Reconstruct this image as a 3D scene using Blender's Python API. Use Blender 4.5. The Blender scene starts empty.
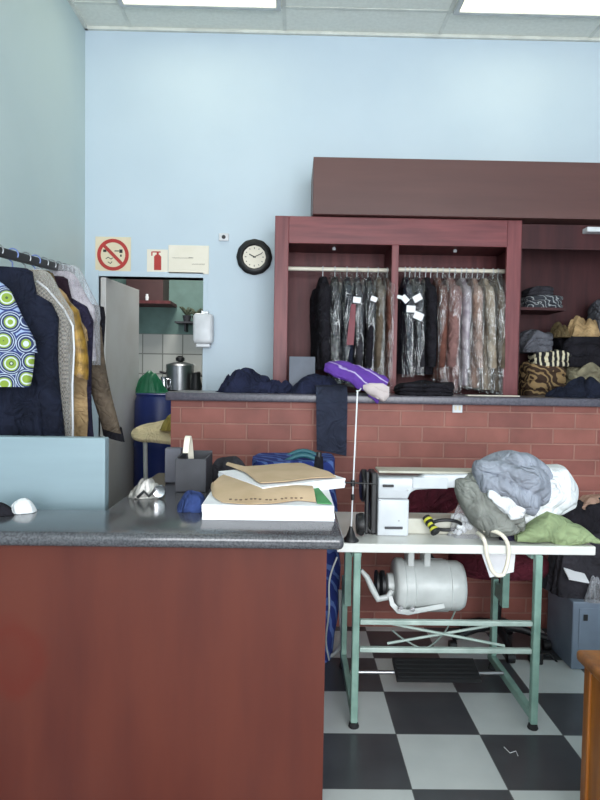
import bpy, bmesh, math, random
from mathutils import Vector, Matrix, noise
from math import sin, cos, pi, radians as R

C = bpy.context.scene.collection
scene = bpy.context.scene
random.seed(7)

# ------------------------------------------------------------------ camera
CAM = Vector((0, 0, 1.42)); F = 630.0
ROT = (Matrix.Rotation(R(-0.77), 3, 'Z') @ Matrix.Rotation(R(90 - 2.353), 3, 'X') @ Matrix.Rotation(0.016, 3, 'Z'))
def ray(px, py): return ROT @ Vector(((px - 300) / F, (400 - py) / F, -1.0))
def at(px, py, Y):
    d = ray(px, py); return CAM + d * (Y / d.y)
def atz(px, py, z):
    d = ray(px, py); return CAM + d * ((z - CAM.z) / d.z)
cd = bpy.data.cameras.new('camera'); cam = bpy.data.objects.new('camera', cd); C.objects.link(cam)
cd.sensor_fit = 'VERTICAL'; cd.sensor_height = 36; cd.sensor_width = 27; cd.lens = F / 800 * 36
cd.clip_start = 0.02
M4 = ROT.to_4x4(); M4.translation = CAM; cam.matrix_world = M4
scene.camera = cam

# ------------------------------------------------------------------ materials
def lin(c):
    return tuple(((v / 255) / 12.92 if v / 255 <= .04045 else ((v / 255 + .055) / 1.055) ** 2.4) for v in c) + (1.0,)
def new_mat(name):
    m = bpy.data.materials.new(name); m.use_nodes = True
    nt = m.node_tree; b = nt.nodes['Principled BSDF']; return m, nt, b
def N(nt, t, **kw):
    n = nt.nodes.new(t)
    for k, v in kw.items():
        if k in n.inputs: n.inputs[k].default_value = v
        else: setattr(n, k, v)
    return n
def mat(name, c, rough=.6, metal=0, c2=None, scale=8, detail=4, bump=0, bscale=None, stretch=(1, 1, 1), spec=.5, coat=0, lo=.35, hi=.65, sheen=0):
    m, nt, b = new_mat(name)
    b.inputs['Roughness'].default_value = rough; b.inputs['Metallic'].default_value = metal
    b.inputs['Specular IOR Level'].default_value = spec
    if coat: b.inputs['Coat Weight'].default_value = coat; b.inputs['Coat Roughness'].default_value = .15
    if c2 is None: c2 = tuple(max(0, v * .9) for v in c)
    tc = N(nt, 'ShaderNodeTexCoord'); mp = N(nt, 'ShaderNodeMapping'); mp.inputs['Scale'].default_value = stretch
    nt.links.new(tc.outputs['Object'], mp.inputs['Vector'])
    nz = N(nt, 'ShaderNodeTexNoise', Scale=scale, Detail=detail)
    nt.links.new(mp.outputs['Vector'], nz.inputs['Vector'])
    cr = N(nt, 'ShaderNodeValToRGB'); cr.color_ramp.elements[0].color = lin(c2); cr.color_ramp.elements[1].color = lin(c)
    cr.color_ramp.elements[0].position = lo; cr.color_ramp.elements[1].position = hi
    nt.links.new(nz.outputs['Fac'], cr.inputs['Fac']); nt.links.new(cr.outputs['Color'], b.inputs['Base Color'])
    if bump:
        nb = N(nt, 'ShaderNodeTexNoise', Scale=bscale or scale * 6, Detail=3)
        nt.links.new(mp.outputs['Vector'], nb.inputs['Vector'])
        bp = N(nt, 'ShaderNodeBump', Strength=bump, Distance=.004)
        nt.links.new(nb.outputs['Fac'], bp.inputs['Height']); nt.links.new(bp.outputs['Normal'], b.inputs['Normal'])
    return m
def cloth(name, c, k=.78, scale=14):
    m = mat(name, c, .92, 0, tuple(v * k for v in c), scale, 3, .35, 90, spec=.15)
    nt = m.node_tree; b = nt.nodes['Principled BSDF']; fine = b.inputs['Normal'].links[0].from_node
    tc = N(nt, 'ShaderNodeTexCoord'); nz = N(nt, 'ShaderNodeTexNoise', Scale=9, Detail=2, Distortion=1.6)
    nt.links.new(tc.outputs['Object'], nz.inputs['Vector'])
    ab = N(nt, 'ShaderNodeMath', operation='SUBTRACT'); ab.inputs[1].default_value = .5; nt.links.new(nz.outputs['Fac'], ab.inputs[0])
    a2 = N(nt, 'ShaderNodeMath', operation='ABSOLUTE'); nt.links.new(ab.outputs[0], a2.inputs[0])
    bp = N(nt, 'ShaderNodeBump', Strength=.8, Distance=.05); nt.links.new(a2.outputs[0], bp.inputs['Height'])
    nt.links.new(fine.outputs['Normal'], bp.inputs['Normal']); nt.links.new(bp.outputs['Normal'], b.inputs['Normal'])
    return m

def plain(name, c, rough=.5, metal=0): return mat(name, c, rough, metal, scale=20)

def emit(name, c, s):
    m, nt, b = new_mat(name)
    b.inputs['Base Color'].default_value = lin(c)
    b.inputs['Emission Color'].default_value = lin(c); b.inputs['Emission Strength'].default_value = s
    return m

def plastic_film(name, fac=.16, tint=(225, 225, 230)):
    m, nt, b = new_mat(name)
    tr = N(nt, 'ShaderNodeBsdfTransparent'); tr.inputs['Color'].default_value = (.96, .96, .97, 1)
    b.inputs['Base Color'].default_value = lin(tint); b.inputs['Roughness'].default_value = .22
    b.inputs['Specular IOR Level'].default_value = 1.0
    tc = N(nt, 'ShaderNodeTexCoord'); mp = N(nt, 'ShaderNodeMapping'); mp.inputs['Scale'].default_value = (1, 1, .28)
    nt.links.new(tc.outputs['Object'], mp.inputs['Vector'])
    nz = N(nt, 'ShaderNodeTexNoise', Scale=34, Detail=4, Distortion=.6); nt.links.new(mp.outputs['Vector'], nz.inputs['Vector'])
    bp = N(nt, 'ShaderNodeBump', Strength=1.0, Distance=.03)
    nt.links.new(nz.outputs['Fac'], bp.inputs['Height']); nt.links.new(bp.outputs['Normal'], b.inputs['Normal'])
    lw = N(nt, 'ShaderNodeLayerWeight', Blend=.35); nt.links.new(bp.outputs['Normal'], lw.inputs['Normal'])
    mr = N(nt, 'ShaderNodeMapRange'); mr.inputs['To Min'].default_value = fac * .55; mr.inputs['To Max'].default_value = min(1, fac * 2.6)
    nt.links.new(lw.outputs['Facing'], mr.inputs['Value'])
    mx = N(nt, 'ShaderNodeMixShader'); nt.links.new(mr.outputs['Result'], mx.inputs['Fac'])
    nt.links.new(tr.outputs[0], mx.inputs[1]); nt.links.new(b.outputs[0], mx.inputs[2])
    nt.links.new(mx.outputs[0], nt.nodes['Material Output'].inputs['Surface'])
    return m

MT = {}
MT['wall'] = mat('wall_paint', (196, 211, 222), .55, c2=(190, 206, 218), scale=1.5, bump=.05, bscale=40)
MT['wall_left'] = mat('left_wall_paint', (198, 213, 213), .5, c2=(192, 208, 209), scale=1.5, bump=.05, bscale=40)
MT['partition'] = mat('partition_paint', (142, 162, 170), .5, c2=(137, 157, 165), scale=3, stretch=(.5, 1, 5))
MT['white_paint'] = mat('white_paint', (205, 208, 208), .5)
MT['kitchen_green'] = mat('kitchen_wall_green', (108, 138, 132), .6)
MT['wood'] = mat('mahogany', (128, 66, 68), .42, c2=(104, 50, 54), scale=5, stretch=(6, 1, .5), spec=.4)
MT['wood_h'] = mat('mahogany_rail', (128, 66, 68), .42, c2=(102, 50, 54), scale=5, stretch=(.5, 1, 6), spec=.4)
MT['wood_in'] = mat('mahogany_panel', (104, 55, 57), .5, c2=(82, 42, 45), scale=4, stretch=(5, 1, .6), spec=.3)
MT['wood_shaded'] = mat('shaded_mahogany', (74, 40, 42), .55, c2=(58, 31, 34), scale=4, stretch=(5, 1, .6), spec=.25)  # mahogany darkened to paint in the shade under the bulkhead
MT['soffit'] = mat('dark_brown_laminate', (97, 66, 62), .4, c2=(89, 60, 57), scale=3, stretch=(.4, 1, 4), spec=.4)
MT['face'] = mat('reddish_brown_veneer', (93, 46, 36), .42, c2=(80, 38, 32), scale=2.2, stretch=(3, 3, .5), spec=.22)
def worn_patch(m, loc, size, col):
    nt = m.node_tree; b = nt.nodes['Principled BSDF']; src = b.inputs['Base Color'].links[0].from_socket
    tc = N(nt, 'ShaderNodeTexCoord'); mp = N(nt, 'ShaderNodeMapping'); mp.vector_type = 'TEXTURE'
    mp.inputs['Location'].default_value = loc; mp.inputs['Scale'].default_value = size
    nt.links.new(tc.outputs['Object'], mp.inputs['Vector'])
    nz = N(nt, 'ShaderNodeTexNoise', Scale=2.0, Detail=4); nt.links.new(mp.outputs['Vector'], nz.inputs['Vector'])
    ln = N(nt, 'ShaderNodeVectorMath', operation='LENGTH'); nt.links.new(mp.outputs['Vector'], ln.inputs[0])
    ad = N(nt, 'ShaderNodeMath', operation='MULTIPLY_ADD'); nt.links.new(nz.outputs['Fac'], ad.inputs[0]); ad.inputs[1].default_value = .7; nt.links.new(ln.outputs['Value'], ad.inputs[2])
    cr = N(nt, 'ShaderNodeValToRGB'); e = cr.color_ramp.elements; e[0].position = .5; e[0].color = (.25, .25, .25, 1); e[1].position = 1.0; e[1].color = (0, 0, 0, 1)
    k = e.new(.8); k.color = (.6, .6, .6, 1)
    nt.links.new(ad.outputs[0], cr.inputs['Fac'])
    mx = N(nt, 'ShaderNodeMix', data_type='RGBA'); nt.links.new(cr.outputs['Color'], mx.inputs[0]); nt.links.new(src, mx.inputs[6]); mx.inputs[7].default_value = lin(col)
    nt.links.new(mx.outputs[2], b.inputs['Base Color'])
pq = at(15, 655, 1.895); worn_patch(MT['face'], (pq.x + .6, pq.y - 2.1, pq.z), (.2, .3, .2), (92, 34, 26))
MT['orange_wood'] = mat('varnished_oak', (160, 96, 30), .4, c2=(120, 66, 18), scale=5, stretch=(4, 4, .4), bump=.1)
MT['top'] = mat('speckled_laminate', (86, 86, 90), .16, c2=(60, 60, 64), scale=160, detail=2, spec=.6)
MT['bartop'] = mat('bar_laminate', (92, 88, 98), .3, c2=(72, 70, 80), scale=90, detail=2)
MT['white_lam'] = mat('white_laminate', (226, 226, 222), .22, c2=(216, 216, 210), scale=6)
MT['green_metal'] = mat('pale_green_enamel', (138, 170, 158), .4, c2=(112, 144, 132), scale=9, bump=.1)
MT['rail_metal'] = mat('grey_green_enamel', (176, 192, 184), .4, c2=(150, 168, 160), scale=12)
MT['grey_metal'] = mat('light_grey_enamel', (200, 204, 202), .35, c2=(182, 186, 184), scale=10)
MT['machine'] = mat('machine_enamel', (206, 210, 214), .32, c2=(192, 196, 200), scale=6)
MT['machine_arm'] = mat('aged_cream_enamel', (196, 194, 182), .38, c2=(176, 172, 156), scale=10)
MT['chrome'] = mat('chrome', (215, 215, 218), .18, 1)
MT['steel'] = mat('brushed_steel', (170, 172, 175), .35, 1)
MT['black'] = mat('black_plastic', (26, 26, 29), .45, c2=(20, 20, 22))
MT['black_rubber'] = mat('black_rubber', (30, 31, 33), .8)
MT['dark_box'] = mat('charcoal_board', (62, 62, 68), .55, c2=(50, 50, 56), scale=10)
MT['grey_box'] = mat('blue_grey_steel', (128, 140, 156), .45, c2=(112, 124, 140), scale=5)
MT['white_plastic'] = mat('white_plastic', (226, 228, 232), .4)
MT['paper'] = mat('white_paper', (244, 243, 246), .8, c2=(238, 237, 240))
MT['kraft'] = mat('kraft_paper', (206, 178, 146), .85, c2=(194, 166, 132), scale=9)
MT['green_card'] = mat('green_card', (84, 158, 100), .8)
MT['cream'] = mat('cream_card', (226, 214, 186), .6, c2=(220, 206, 176))
MT['cream2'] = mat('pale_cream_card', (236, 228, 212), .35, c2=(230, 222, 204))
MT['red'] = mat('sign_red', (186, 52, 46), .6)
MT['ink'] = mat('black_ink', (40, 42, 40), .7)
MT['pencil'] = mat('faint_ink', (176, 166, 152), .8)
MT['teal'] = mat('teal_plastic', (52, 110, 120), .5)
def gloss_film(name, f0, f1, scale=26, dist=.06):
    m, nt, b = new_mat(name); nt.nodes.remove(b)
    tr = N(nt, 'ShaderNodeBsdfTransparent'); gl = N(nt, 'ShaderNodeBsdfGlossy'); gl.inputs['Roughness'].default_value = .13
    tc = N(nt, 'ShaderNodeTexCoord'); mp = N(nt, 'ShaderNodeMapping'); mp.inputs['Scale'].default_value = (1, 1, .22)
    nt.links.new(tc.outputs['Object'], mp.inputs['Vector'])
    nz = N(nt, 'ShaderNodeTexNoise', Scale=scale, Detail=4, Distortion=.8); nt.links.new(mp.outputs['Vector'], nz.inputs['Vector'])
    bp = N(nt, 'ShaderNodeBump', Strength=1.0, Distance=dist); nt.links.new(nz.outputs['Fac'], bp.inputs['Height'])
    nt.links.new(bp.outputs['Normal'], gl.inputs['Normal'])
    lw = N(nt, 'ShaderNodeLayerWeight', Blend=.25)
    mr = N(nt, 'ShaderNodeMapRange'); mr.inputs['To Min'].default_value = f0; mr.inputs['To Max'].default_value = f1
    nt.links.new(lw.outputs['Facing'], mr.inputs['Value'])
    mx = N(nt, 'ShaderNodeMixShader'); nt.links.new(mr.outputs['Result'], mx.inputs['Fac'])
    nt.links.new(tr.outputs[0], mx.inputs[1]); nt.links.new(gl.outputs[0], mx.inputs[2]); nt.links.new(mx.outputs[0], nt.nodes['Material Output'].inputs['Surface'])
    return m
MT['film'] = gloss_film('clear_film', .16, .34)
MT['film2'] = plastic_film('crinkled_clear_plastic', .3)
MT['sheer'] = plastic_film('garment_film', .34, (215, 212, 205))
MT['yellow'] = mat('yellow_plastic', (206, 204, 66), .4)
MT['navy'] = cloth('navy_denim', (38, 42, 66))
MT['navy2'] = cloth('dark_navy_cloth', (32, 36, 52))
MT['blackcloth'] = cloth('black_cloth', (36, 34, 40))  # black lifted a little to put haze into the colour
MT['charcoal'] = cloth('charcoal_cloth', (58, 56, 62))
MT['blue_cloth'] = cloth('blue_cloth', (62, 80, 136), .7)
MT['maroon_cloth'] = cloth('maroon_upholstery', (92, 36, 48))
MT['tan_cloth'] = cloth('tan_cloth', (190, 158, 116))
MT['taupe'] = cloth('taupe_cloth', (112, 98, 84))
MT['olive'] = cloth('olive_brown_cloth', (104, 88, 62))
MT['gold'] = mat('gold_satin', (166, 128, 50), .35, .25, (104, 76, 28), 26, 4, .4)
MT['plum'] = cloth('dark_plum_cloth', (46, 32, 42))
MT['navyplum'] = cloth('navy_purple_cloth', (50, 46, 68))
MT['rose'] = cloth('dusty_rose_cloth', (150, 112, 108))
MT['beige'] = cloth('beige_cloth', (172, 142, 128))
MT['rust'] = cloth('rust_brown_cloth', (120, 78, 68))
MT['silver_cloth'] = mat('pale_silver_satin', (190, 180, 186), .4, .1, (140, 128, 138), 20, 3, .3)
MT['ivory'] = cloth('ivory_cloth', (176, 160, 140))
MT['grey_cloth'] = cloth('grey_wool', (104, 104, 112))
MT['shirt_blue'] = cloth('blue_grey_jersey', (158, 163, 175), .85)
MT['white_cloth'] = cloth('white_cotton', (236, 238, 240), .93)
MT['sage_grey'] = cloth('sage_grey_cloth', (140, 142, 136), .82)
MT['green_cloth'] = cloth('apple_green_cloth', (152, 168, 126), .86)
MT['pinktan'] = cloth('pinkish_tan_cloth', (186, 150, 132), .86)
MT['cream_cloth'] = cloth('cream_cloth', (150, 142, 118))
MT['board_cover'] = cloth('ironing_cover', (226, 208, 168), .92)
MT['yellow_cloth'] = cloth('ochre_cloth', (176, 158, 84))
MT['blue_drum'] = mat('blue_plastic', (26, 44, 110), .4)
MT['green_plastic'] = mat('green_plastic', (26, 110, 72), .45)

def stripes(name, c1, c2, scale, dirx=True, dist=2.0, thr=.7, axis='DIAGONAL'):
    m, nt, b = new_mat(name); b.inputs['Roughness'].default_value = .85; b.inputs['Specular IOR Level'].default_value = .2
    tc = N(nt, 'ShaderNodeTexCoord'); w = N(nt, 'ShaderNodeTexWave', Scale=scale, Distortion=dist, Detail=2)
    w.bands_direction = axis
    nt.links.new(tc.outputs['Object'], w.inputs['Vector'])
    cr = N(nt, 'ShaderNodeValToRGB'); cr.color_ramp.elements[0].color = lin(c1); cr.color_ramp.elements[1].color = lin(c2)
    cr.color_ramp.elements[0].position = thr; cr.color_ramp.elements[1].position = thr + .06
    nt.links.new(w.outputs['Fac'], cr.inputs['Fac']); nt.links.new(cr.outputs['Color'], b.inputs['Base Color'])
    return m
MT['purple'] = stripes('purple_striped_print', (98, 62, 152), (196, 184, 218), 5.0, dist=1.6, thr=.955, axis='DIAGONAL')
MT['bluebag'] = stripes('blue_woven_print', (40, 54, 116), (84, 108, 164), 7, dist=9, thr=.72)
MT['brownprint'] = stripes('brown_print', (66, 50, 40), (150, 124, 88), 9, dist=14, thr=.66)
MT['zigzag'] = stripes('zigzag_knit', (40, 38, 40), (214, 204, 176), 9, dist=6, thr=.6, axis='X')
MT['greyprint'] = stripes('grey_bundle_print', (56, 58, 64), (158, 160, 162), 16, dist=12, thr=.8)

def plaid():
    m, nt, b = new_mat('brown_check_cloth'); b.inputs['Roughness'].default_value = .9
    tc = N(nt, 'ShaderNodeTexCoord'); ck = N(nt, 'ShaderNodeTexChecker', Scale=110)
    ck.inputs['Color1'].default_value = lin((138, 128, 114)); ck.inputs['Color2'].default_value = lin((84, 74, 68))
    nt.links.new(tc.outputs['Object'], ck.inputs['Vector']); nt.links.new(ck.outputs['Color'], b.inputs['Base Color']); return m
MT['plaid'] = plaid()

def ankara():
    m, nt, b = new_mat('blue_green_rosette_print'); b.inputs['Roughness'].default_value = .85
    tc = N(nt, 'ShaderNodeTexCoord'); mp = N(nt, 'ShaderNodeMapping'); mp.inputs['Scale'].default_value = (1, .02, 1)
    nt.links.new(tc.outputs['Object'], mp.inputs['Vector'])
    v = N(nt, 'ShaderNodeTexVoronoi', Scale=12.5, Randomness=.4); nt.links.new(mp.outputs['Vector'], v.inputs['Vector'])
    cr = N(nt, 'ShaderNodeValToRGB'); cr.color_ramp.interpolation = 'CONSTANT'
    st = [(0, (190, 200, 190)), (.06, (70, 90, 60)), (.11, (132, 156, 58)), (.24, (196, 204, 206)), (.30, (132, 156, 58)), (.35, (36, 46, 88)), (.42, (180, 192, 208)), (.45, (36, 46, 88)), (.51, (180, 192, 208)), (.54, (40, 54, 108)), (.62, (150, 168, 200))]
    e = cr.color_ramp.elements; e[0].position = 0; e[0].color = lin(st[0][1]); e[1].position = st[1][0]; e[1].color = lin(st[1][1])
    for p, c in st[2:]:
        q = e.new(p); q.color = lin(c)
    nt.links.new(v.outputs['Distance'], cr.inputs['Fac'])
    nt.links.new(cr.outputs['Color'], b.inputs['Base Color']); return m
MT['ankara'] = ankara()

def bricks():
    m, nt, b = new_mat('red_face_brick'); b.inputs['Roughness'].default_value = .62
    tc = N(nt, 'ShaderNodeTexCoord'); sp = N(nt, 'ShaderNodeSeparateXYZ'); cb = N(nt, 'ShaderNodeCombineXYZ')
    nt.links.new(tc.outputs['Object'], sp.inputs[0])
    ad = N(nt, 'ShaderNodeMath', operation='ADD'); nt.links.new(sp.outputs['X'], ad.inputs[0]); nt.links.new(sp.outputs['Y'], ad.inputs[1])
    nt.links.new(ad.outputs[0], cb.inputs['X']); nt.links.new(sp.outputs['Z'], cb.inputs['Y'])
    br = N(nt, 'ShaderNodeTexBrick', Scale=1.0)
    br.inputs['Brick Width'].default_value = .245; br.inputs['Row Height'].default_value = .0875; br.inputs['Mortar Size'].default_value = .0055
    br.inputs['Mortar Smooth'].default_value = .3; br.inputs['Bias'].default_value = .1
    br.inputs['Color1'].default_value = lin((160, 97, 85)); br.inputs['Color2'].default_value = lin((138, 79, 71)); br.inputs['Mortar'].default_value = lin((166, 116, 104))
    nt.links.new(cb.outputs[0], br.inputs['Vector'])
    nz = N(nt, 'ShaderNodeTexNoise', Scale=7, Detail=5); nt.links.new(tc.outputs['Object'], nz.inputs['Vector'])
    mx = N(nt, 'ShaderNodeMix', data_type='RGBA', blend_type='MULTIPLY'); mx.inputs[0].default_value = .55
    cr = N(nt, 'ShaderNodeValToRGB'); cr.color_ramp.elements[0].color = (.52, .50, .48, 1); cr.color_ramp.elements[1].color = (1.14, 1.12, 1.1, 1); cr.color_ramp.elements[0].position = .3; cr.color_ramp.elements[1].position = .7
    nt.links.new(nz.outputs['Fac'], cr.inputs['Fac'])
    nt.links.new(br.outputs['Color'], mx.inputs[6]); nt.links.new(cr.outputs['Color'], mx.inputs[7]); nt.links.new(mx.outputs[2], b.inputs['Base Color'])
    bp = N(nt, 'ShaderNodeBump', Strength=.9, Distance=.006, invert=True); nt.links.new(br.outputs['Fac'], bp.inputs['Height']); nt.links.new(bp.outputs['Normal'], b.inputs['Normal'])
    return m
MT['brick'] = bricks()

TILE = .3335
def floor_mat():
    m, nt, b = new_mat('checkered_vinyl'); b.inputs['Roughness'].default_value = .28
    tc = N(nt, 'ShaderNodeTexCoord'); mp = N(nt, 'ShaderNodeMapping')
    o = atz(396, 734, 0)      # one tile corner as seen in the photograph
    mp.inputs['Location'].default_value = ((.1 - o.x) / TILE + 40, (2.15 - o.y) / TILE + 40, .5); mp.inputs['Scale'].default_value = (1 / TILE, 1 / TILE, 0)
    nt.links.new(tc.outputs['Object'], mp.inputs['Vector'])
    ck = N(nt, 'ShaderNodeTexChecker', Scale=1.0); nt.links.new(mp.outputs['Vector'], ck.inputs['Vector'])
    nz = N(nt, 'ShaderNodeTexNoise', Scale=6, Detail=6); nt.links.new(tc.outputs['Object'], nz.inputs['Vector'])
    a = N(nt, 'ShaderNodeValToRGB'); a.color_ramp.elements[0].color = lin((180, 186, 186)); a.color_ramp.elements[1].color = lin((206, 210, 208))
    d = N(nt, 'ShaderNodeValToRGB'); d.color_ramp.elements[0].color = lin((52, 54, 58)); d.color_ramp.elements[1].color = lin((84, 86, 90))
    nt.links.new(nz.outputs['Fac'], a.inputs['Fac']); nt.links.new(nz.outputs['Fac'], d.inputs['Fac'])
    nt.links.new(a.outputs['Color'], ck.inputs['Color1']); nt.links.new(d.outputs['Color'], ck.inputs['Color2'])
    # joints
    br = N(nt, 'ShaderNodeTexBrick', Scale=1.0, offset=0); br.inputs['Brick Width'].default_value = 1; br.inputs['Row Height'].default_value = 1; br.inputs['Mortar Size'].default_value = .006
    nt.links.new(mp.outputs['Vector'], br.inputs['Vector'])
    mx = N(nt, 'ShaderNodeMix', data_type='RGBA'); nt.links.new(br.outputs['Fac'], mx.inputs[0]); nt.links.new(ck.outputs['Color'], mx.inputs[6]); mx.inputs[7].default_value = lin((90, 92, 92))
    nt.links.new(mx.outputs[2], b.inputs['Base Color']); return m
MT['floor'] = floor_mat()

def tile_mat():
    m, nt, b = new_mat('white_wall_tile'); b.inputs['Roughness'].default_value = .12
    tc = N(nt, 'ShaderNodeTexCoord'); sp = N(nt, 'ShaderNodeSeparateXYZ'); cb = N(nt, 'ShaderNodeCombineXYZ')
    nt.links.new(tc.outputs['Object'], sp.inputs[0]); nt.links.new(sp.outputs['X'], cb.inputs['X']); nt.links.new(sp.outputs['Z'], cb.inputs['Y'])
    br = N(nt, 'ShaderNodeTexBrick', Scale=1.0, offset=0); br.inputs['Brick Width'].default_value = .2; br.inputs['Row Height'].default_value = .2; br.inputs['Mortar Size'].default_value = .006
    br.inputs['Color1'].default_value = lin((205, 205, 198)); br.inputs['Color2'].default_value = lin((190, 190, 184)); br.inputs['Mortar'].default_value = lin((140, 140, 134))
    nt.links.new(cb.outputs[0], br.inputs['Vector']); nt.links.new(br.outputs['Color'], b.inputs['Base Color'])
    bp = N(nt, 'ShaderNodeBump', Strength=.6, Distance=.004, invert=True); nt.links.new(br.outputs['Fac'], bp.inputs['Height']); nt.links.new(bp.outputs['Normal'], b.inputs['Normal'])
    return m
MT['tile'] = tile_mat()
MT['ceil'] = mat('ceiling_board', (232, 234, 226), .8, c2=(224, 226, 218), scale=40, bump=.2, bscale=120)
MT['grid'] = mat('ceiling_grid', (222, 224, 216), .5)
MT['lamp'] = emit('lamp_diffuser', (255, 250, 214), 1.7)
MT['door'] = mat('grey_door_paint', (212, 208, 206), .5, c2=(202, 196, 192), scale=3)

# ------------------------------------------------------------------ mesh builder
ORG = {}
class MB:
    def __init__(s): s.v = []; s.f = []
    def box(s, x0, x1, y0, y1, z0, z1, tf=None):
        b = len(s.v)
        p = [(x0, y0, z0), (x1, y0, z0), (x1, y1, z0), (x0, y1, z0), (x0, y0, z1), (x1, y0, z1), (x1, y1, z1), (x0, y1, z1)]
        s.v += [tuple(tf @ Vector(q)) if tf else q for q in p]
        s.f += [tuple(b + i for i in q) for q in ((0, 3, 2, 1), (4, 5, 6, 7), (0, 1, 5, 4), (1, 2, 6, 5), (2, 3, 7, 6), (3, 0, 4, 7))]
        return s
    def loft(s, rings, cap=True, closed=True):
        b = len(s.v); n = len(rings[0])
        for r in rings: s.v += [tuple(q) for q in r]
        for i in range(len(rings) - 1):
            for j in range(n if closed else n - 1):
                k = (j + 1) % n
                s.f.append((b + i * n + j, b + i * n + k, b + (i + 1) * n + k, b + (i + 1) * n + j))
        if cap and closed:
            s.f.append(tuple(b + j for j in reversed(range(n)))); e = b + (len(rings) - 1) * n
            s.f.append(tuple(e + j for j in range(n)))
        return s
    def tube(s, pts, r, n=10, flat=None):
        pts = [Vector(p) for p in pts]; rs = r if isinstance(r, (list, tuple)) else [r] * len(pts)
        rings = []; prev = None
        for i, p in enumerate(pts):
            d = (pts[min(i + 1, len(pts) - 1)] - pts[max(i - 1, 0)]).normalized()
            if prev is None:
                u = d.orthogonal().normalized()
            else:
                u = (prev - d * prev.dot(d))
                u = u.normalized() if u.length > 1e-5 else d.orthogonal().normalized()
            prev = u; w = d.cross(u)
            rings.append([p + (u * cos(2 * pi * j / n) + w * sin(2 * pi * j / n)) * rs[i] for j in range(n)])
        return s.loft(rings)
    def lathe(s, prof, o, axis='Z', n=28):
        rings = []
        for r, h in prof:
            r = max(r, .0004); ring = []
            for j in range(n):
                a = 2 * pi * j / n; c, d = r * cos(a), r * sin(a)
                q = {'Z': (c, d, h), 'X': (h, c, d), 'Y': (d, h, c)}[axis]
                ring.append(Vector(o) + Vector(q))
            rings.append(ring)
        return s.loft(rings)
    def prism(s, poly, y0, y1):          # outline in x,z, extruded along y
        n = len(poly); b = len(s.v)
        s.v += [(x, y0, z) for x, z in poly] + [(x, y1, z) for x, z in poly]
        s.f.append(tuple(b + i for i in range(n))); s.f.append(tuple(b + n + i for i in reversed(range(n))))
        for i in range(n):
            k = (i + 1) % n; s.f.append((b + i, b + n + i, b + n + k, b + k))
        return s
    def sheet(s, rows, t):               # grid of points with a thickness
        rows = [[Vector(p) for p in r] for r in rows]; m, n = len(rows), len(rows[0])
        nor = []
        for i in range(m):
            q = []
            for j in range(n):
                a = rows[min(i + 1, m - 1)][j] - rows[max(i - 1, 0)][j]; c = rows[i][min(j + 1, n - 1)] - rows[i][max(j - 1, 0)]
                k = a.cross(c); q.append(k.normalized() if k.length > 1e-9 else Vector((0, 0, 1)))
            nor.append(q)
        b = len(s.v)
        for sg in (.5, -.5):
            for i in range(m):
                for j in range(n): s.v.append(tuple(rows[i][j] + nor[i][j] * t * sg))
        o = m * n
        for i in range(m - 1):
            for j in range(n - 1):
                q = (b + i * n + j, b + i * n + j + 1, b + (i + 1) * n + j + 1, b + (i + 1) * n + j)
                s.f.append(q); s.f.append(tuple(o + x for x in reversed(q)))
        def edge(l):
            for a, c in zip(l, l[1:]): s.f.append((b + a, b + o + a, b + o + c, b + c))
        edge([j for j in range(n)]); edge([(m - 1) * n + j for j in reversed(range(n))])
        edge([i * n for i in reversed(range(m))]); edge([i * n + n - 1 for i in range(m)])
        return s
    def build(s, name, m, parent=None, smooth=False, bev=0, seg=2, local=False, mtx=None):
        vs = [Vector(q) for q in s.v]
        if mtx: vs = [mtx @ q for q in vs]
        if parent is None:
            lo = [min(q[i] for q in vs) for i in range(3)]; hi = [max(q[i] for q in vs) for i in range(3)]
            org = Vector(((lo[0] + hi[0]) / 2, (lo[1] + hi[1]) / 2, lo[2]))
        else: org = ORG[parent.name]
        if not local or parent is None: vs = [q - org for q in vs]
        me = bpy.data.meshes.new(name); me.from_pydata([tuple(q) for q in vs], [], s.f); me.update()
        bm = bmesh.new(); bm.from_mesh(me)
        bmesh.ops.recalc_face_normals(bm, faces=bm.faces)
        if bev:
            es = [e for e in bm.edges if len(e.link_faces) == 2 and e.calc_face_angle(0) > .5]
            bmesh.ops.bevel(bm, geom=es, offset=bev, segments=seg, affect='EDGES', profile=.5, clamp_overlap=True)
        if smooth:
            for f in bm.faces: f.smooth = True
            for e in bm.edges:
                if len(e.link_faces) == 2 and e.calc_face_angle(0) > .9: e.smooth = False
        bm.to_mesh(me); bm.free()
        me.materials.append(MT[m] if isinstance(m, str) else m)
        o = bpy.data.objects.new(name, me); C.objects.link(o)
        if parent is not None: o.parent = parent; ORG[o.name] = org
        else: o.location = org; ORG[o.name] = org
        return o

def tag(o, label, cat, group=None, kind=None):
    o['label'] = label; o['category'] = cat
    if group: o['group'] = group
    if kind: o['kind'] = kind
    return o
def thing(name, label, cat, loc, group=None):
    o = bpy.data.objects.new(name, None); C.objects.link(o); o.location = loc; o.empty_display_size = .1
    ORG[o.name] = Vector(loc); return tag(o, label, cat, group)
def struct(o): o['kind'] = 'structure'; return o

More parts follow.
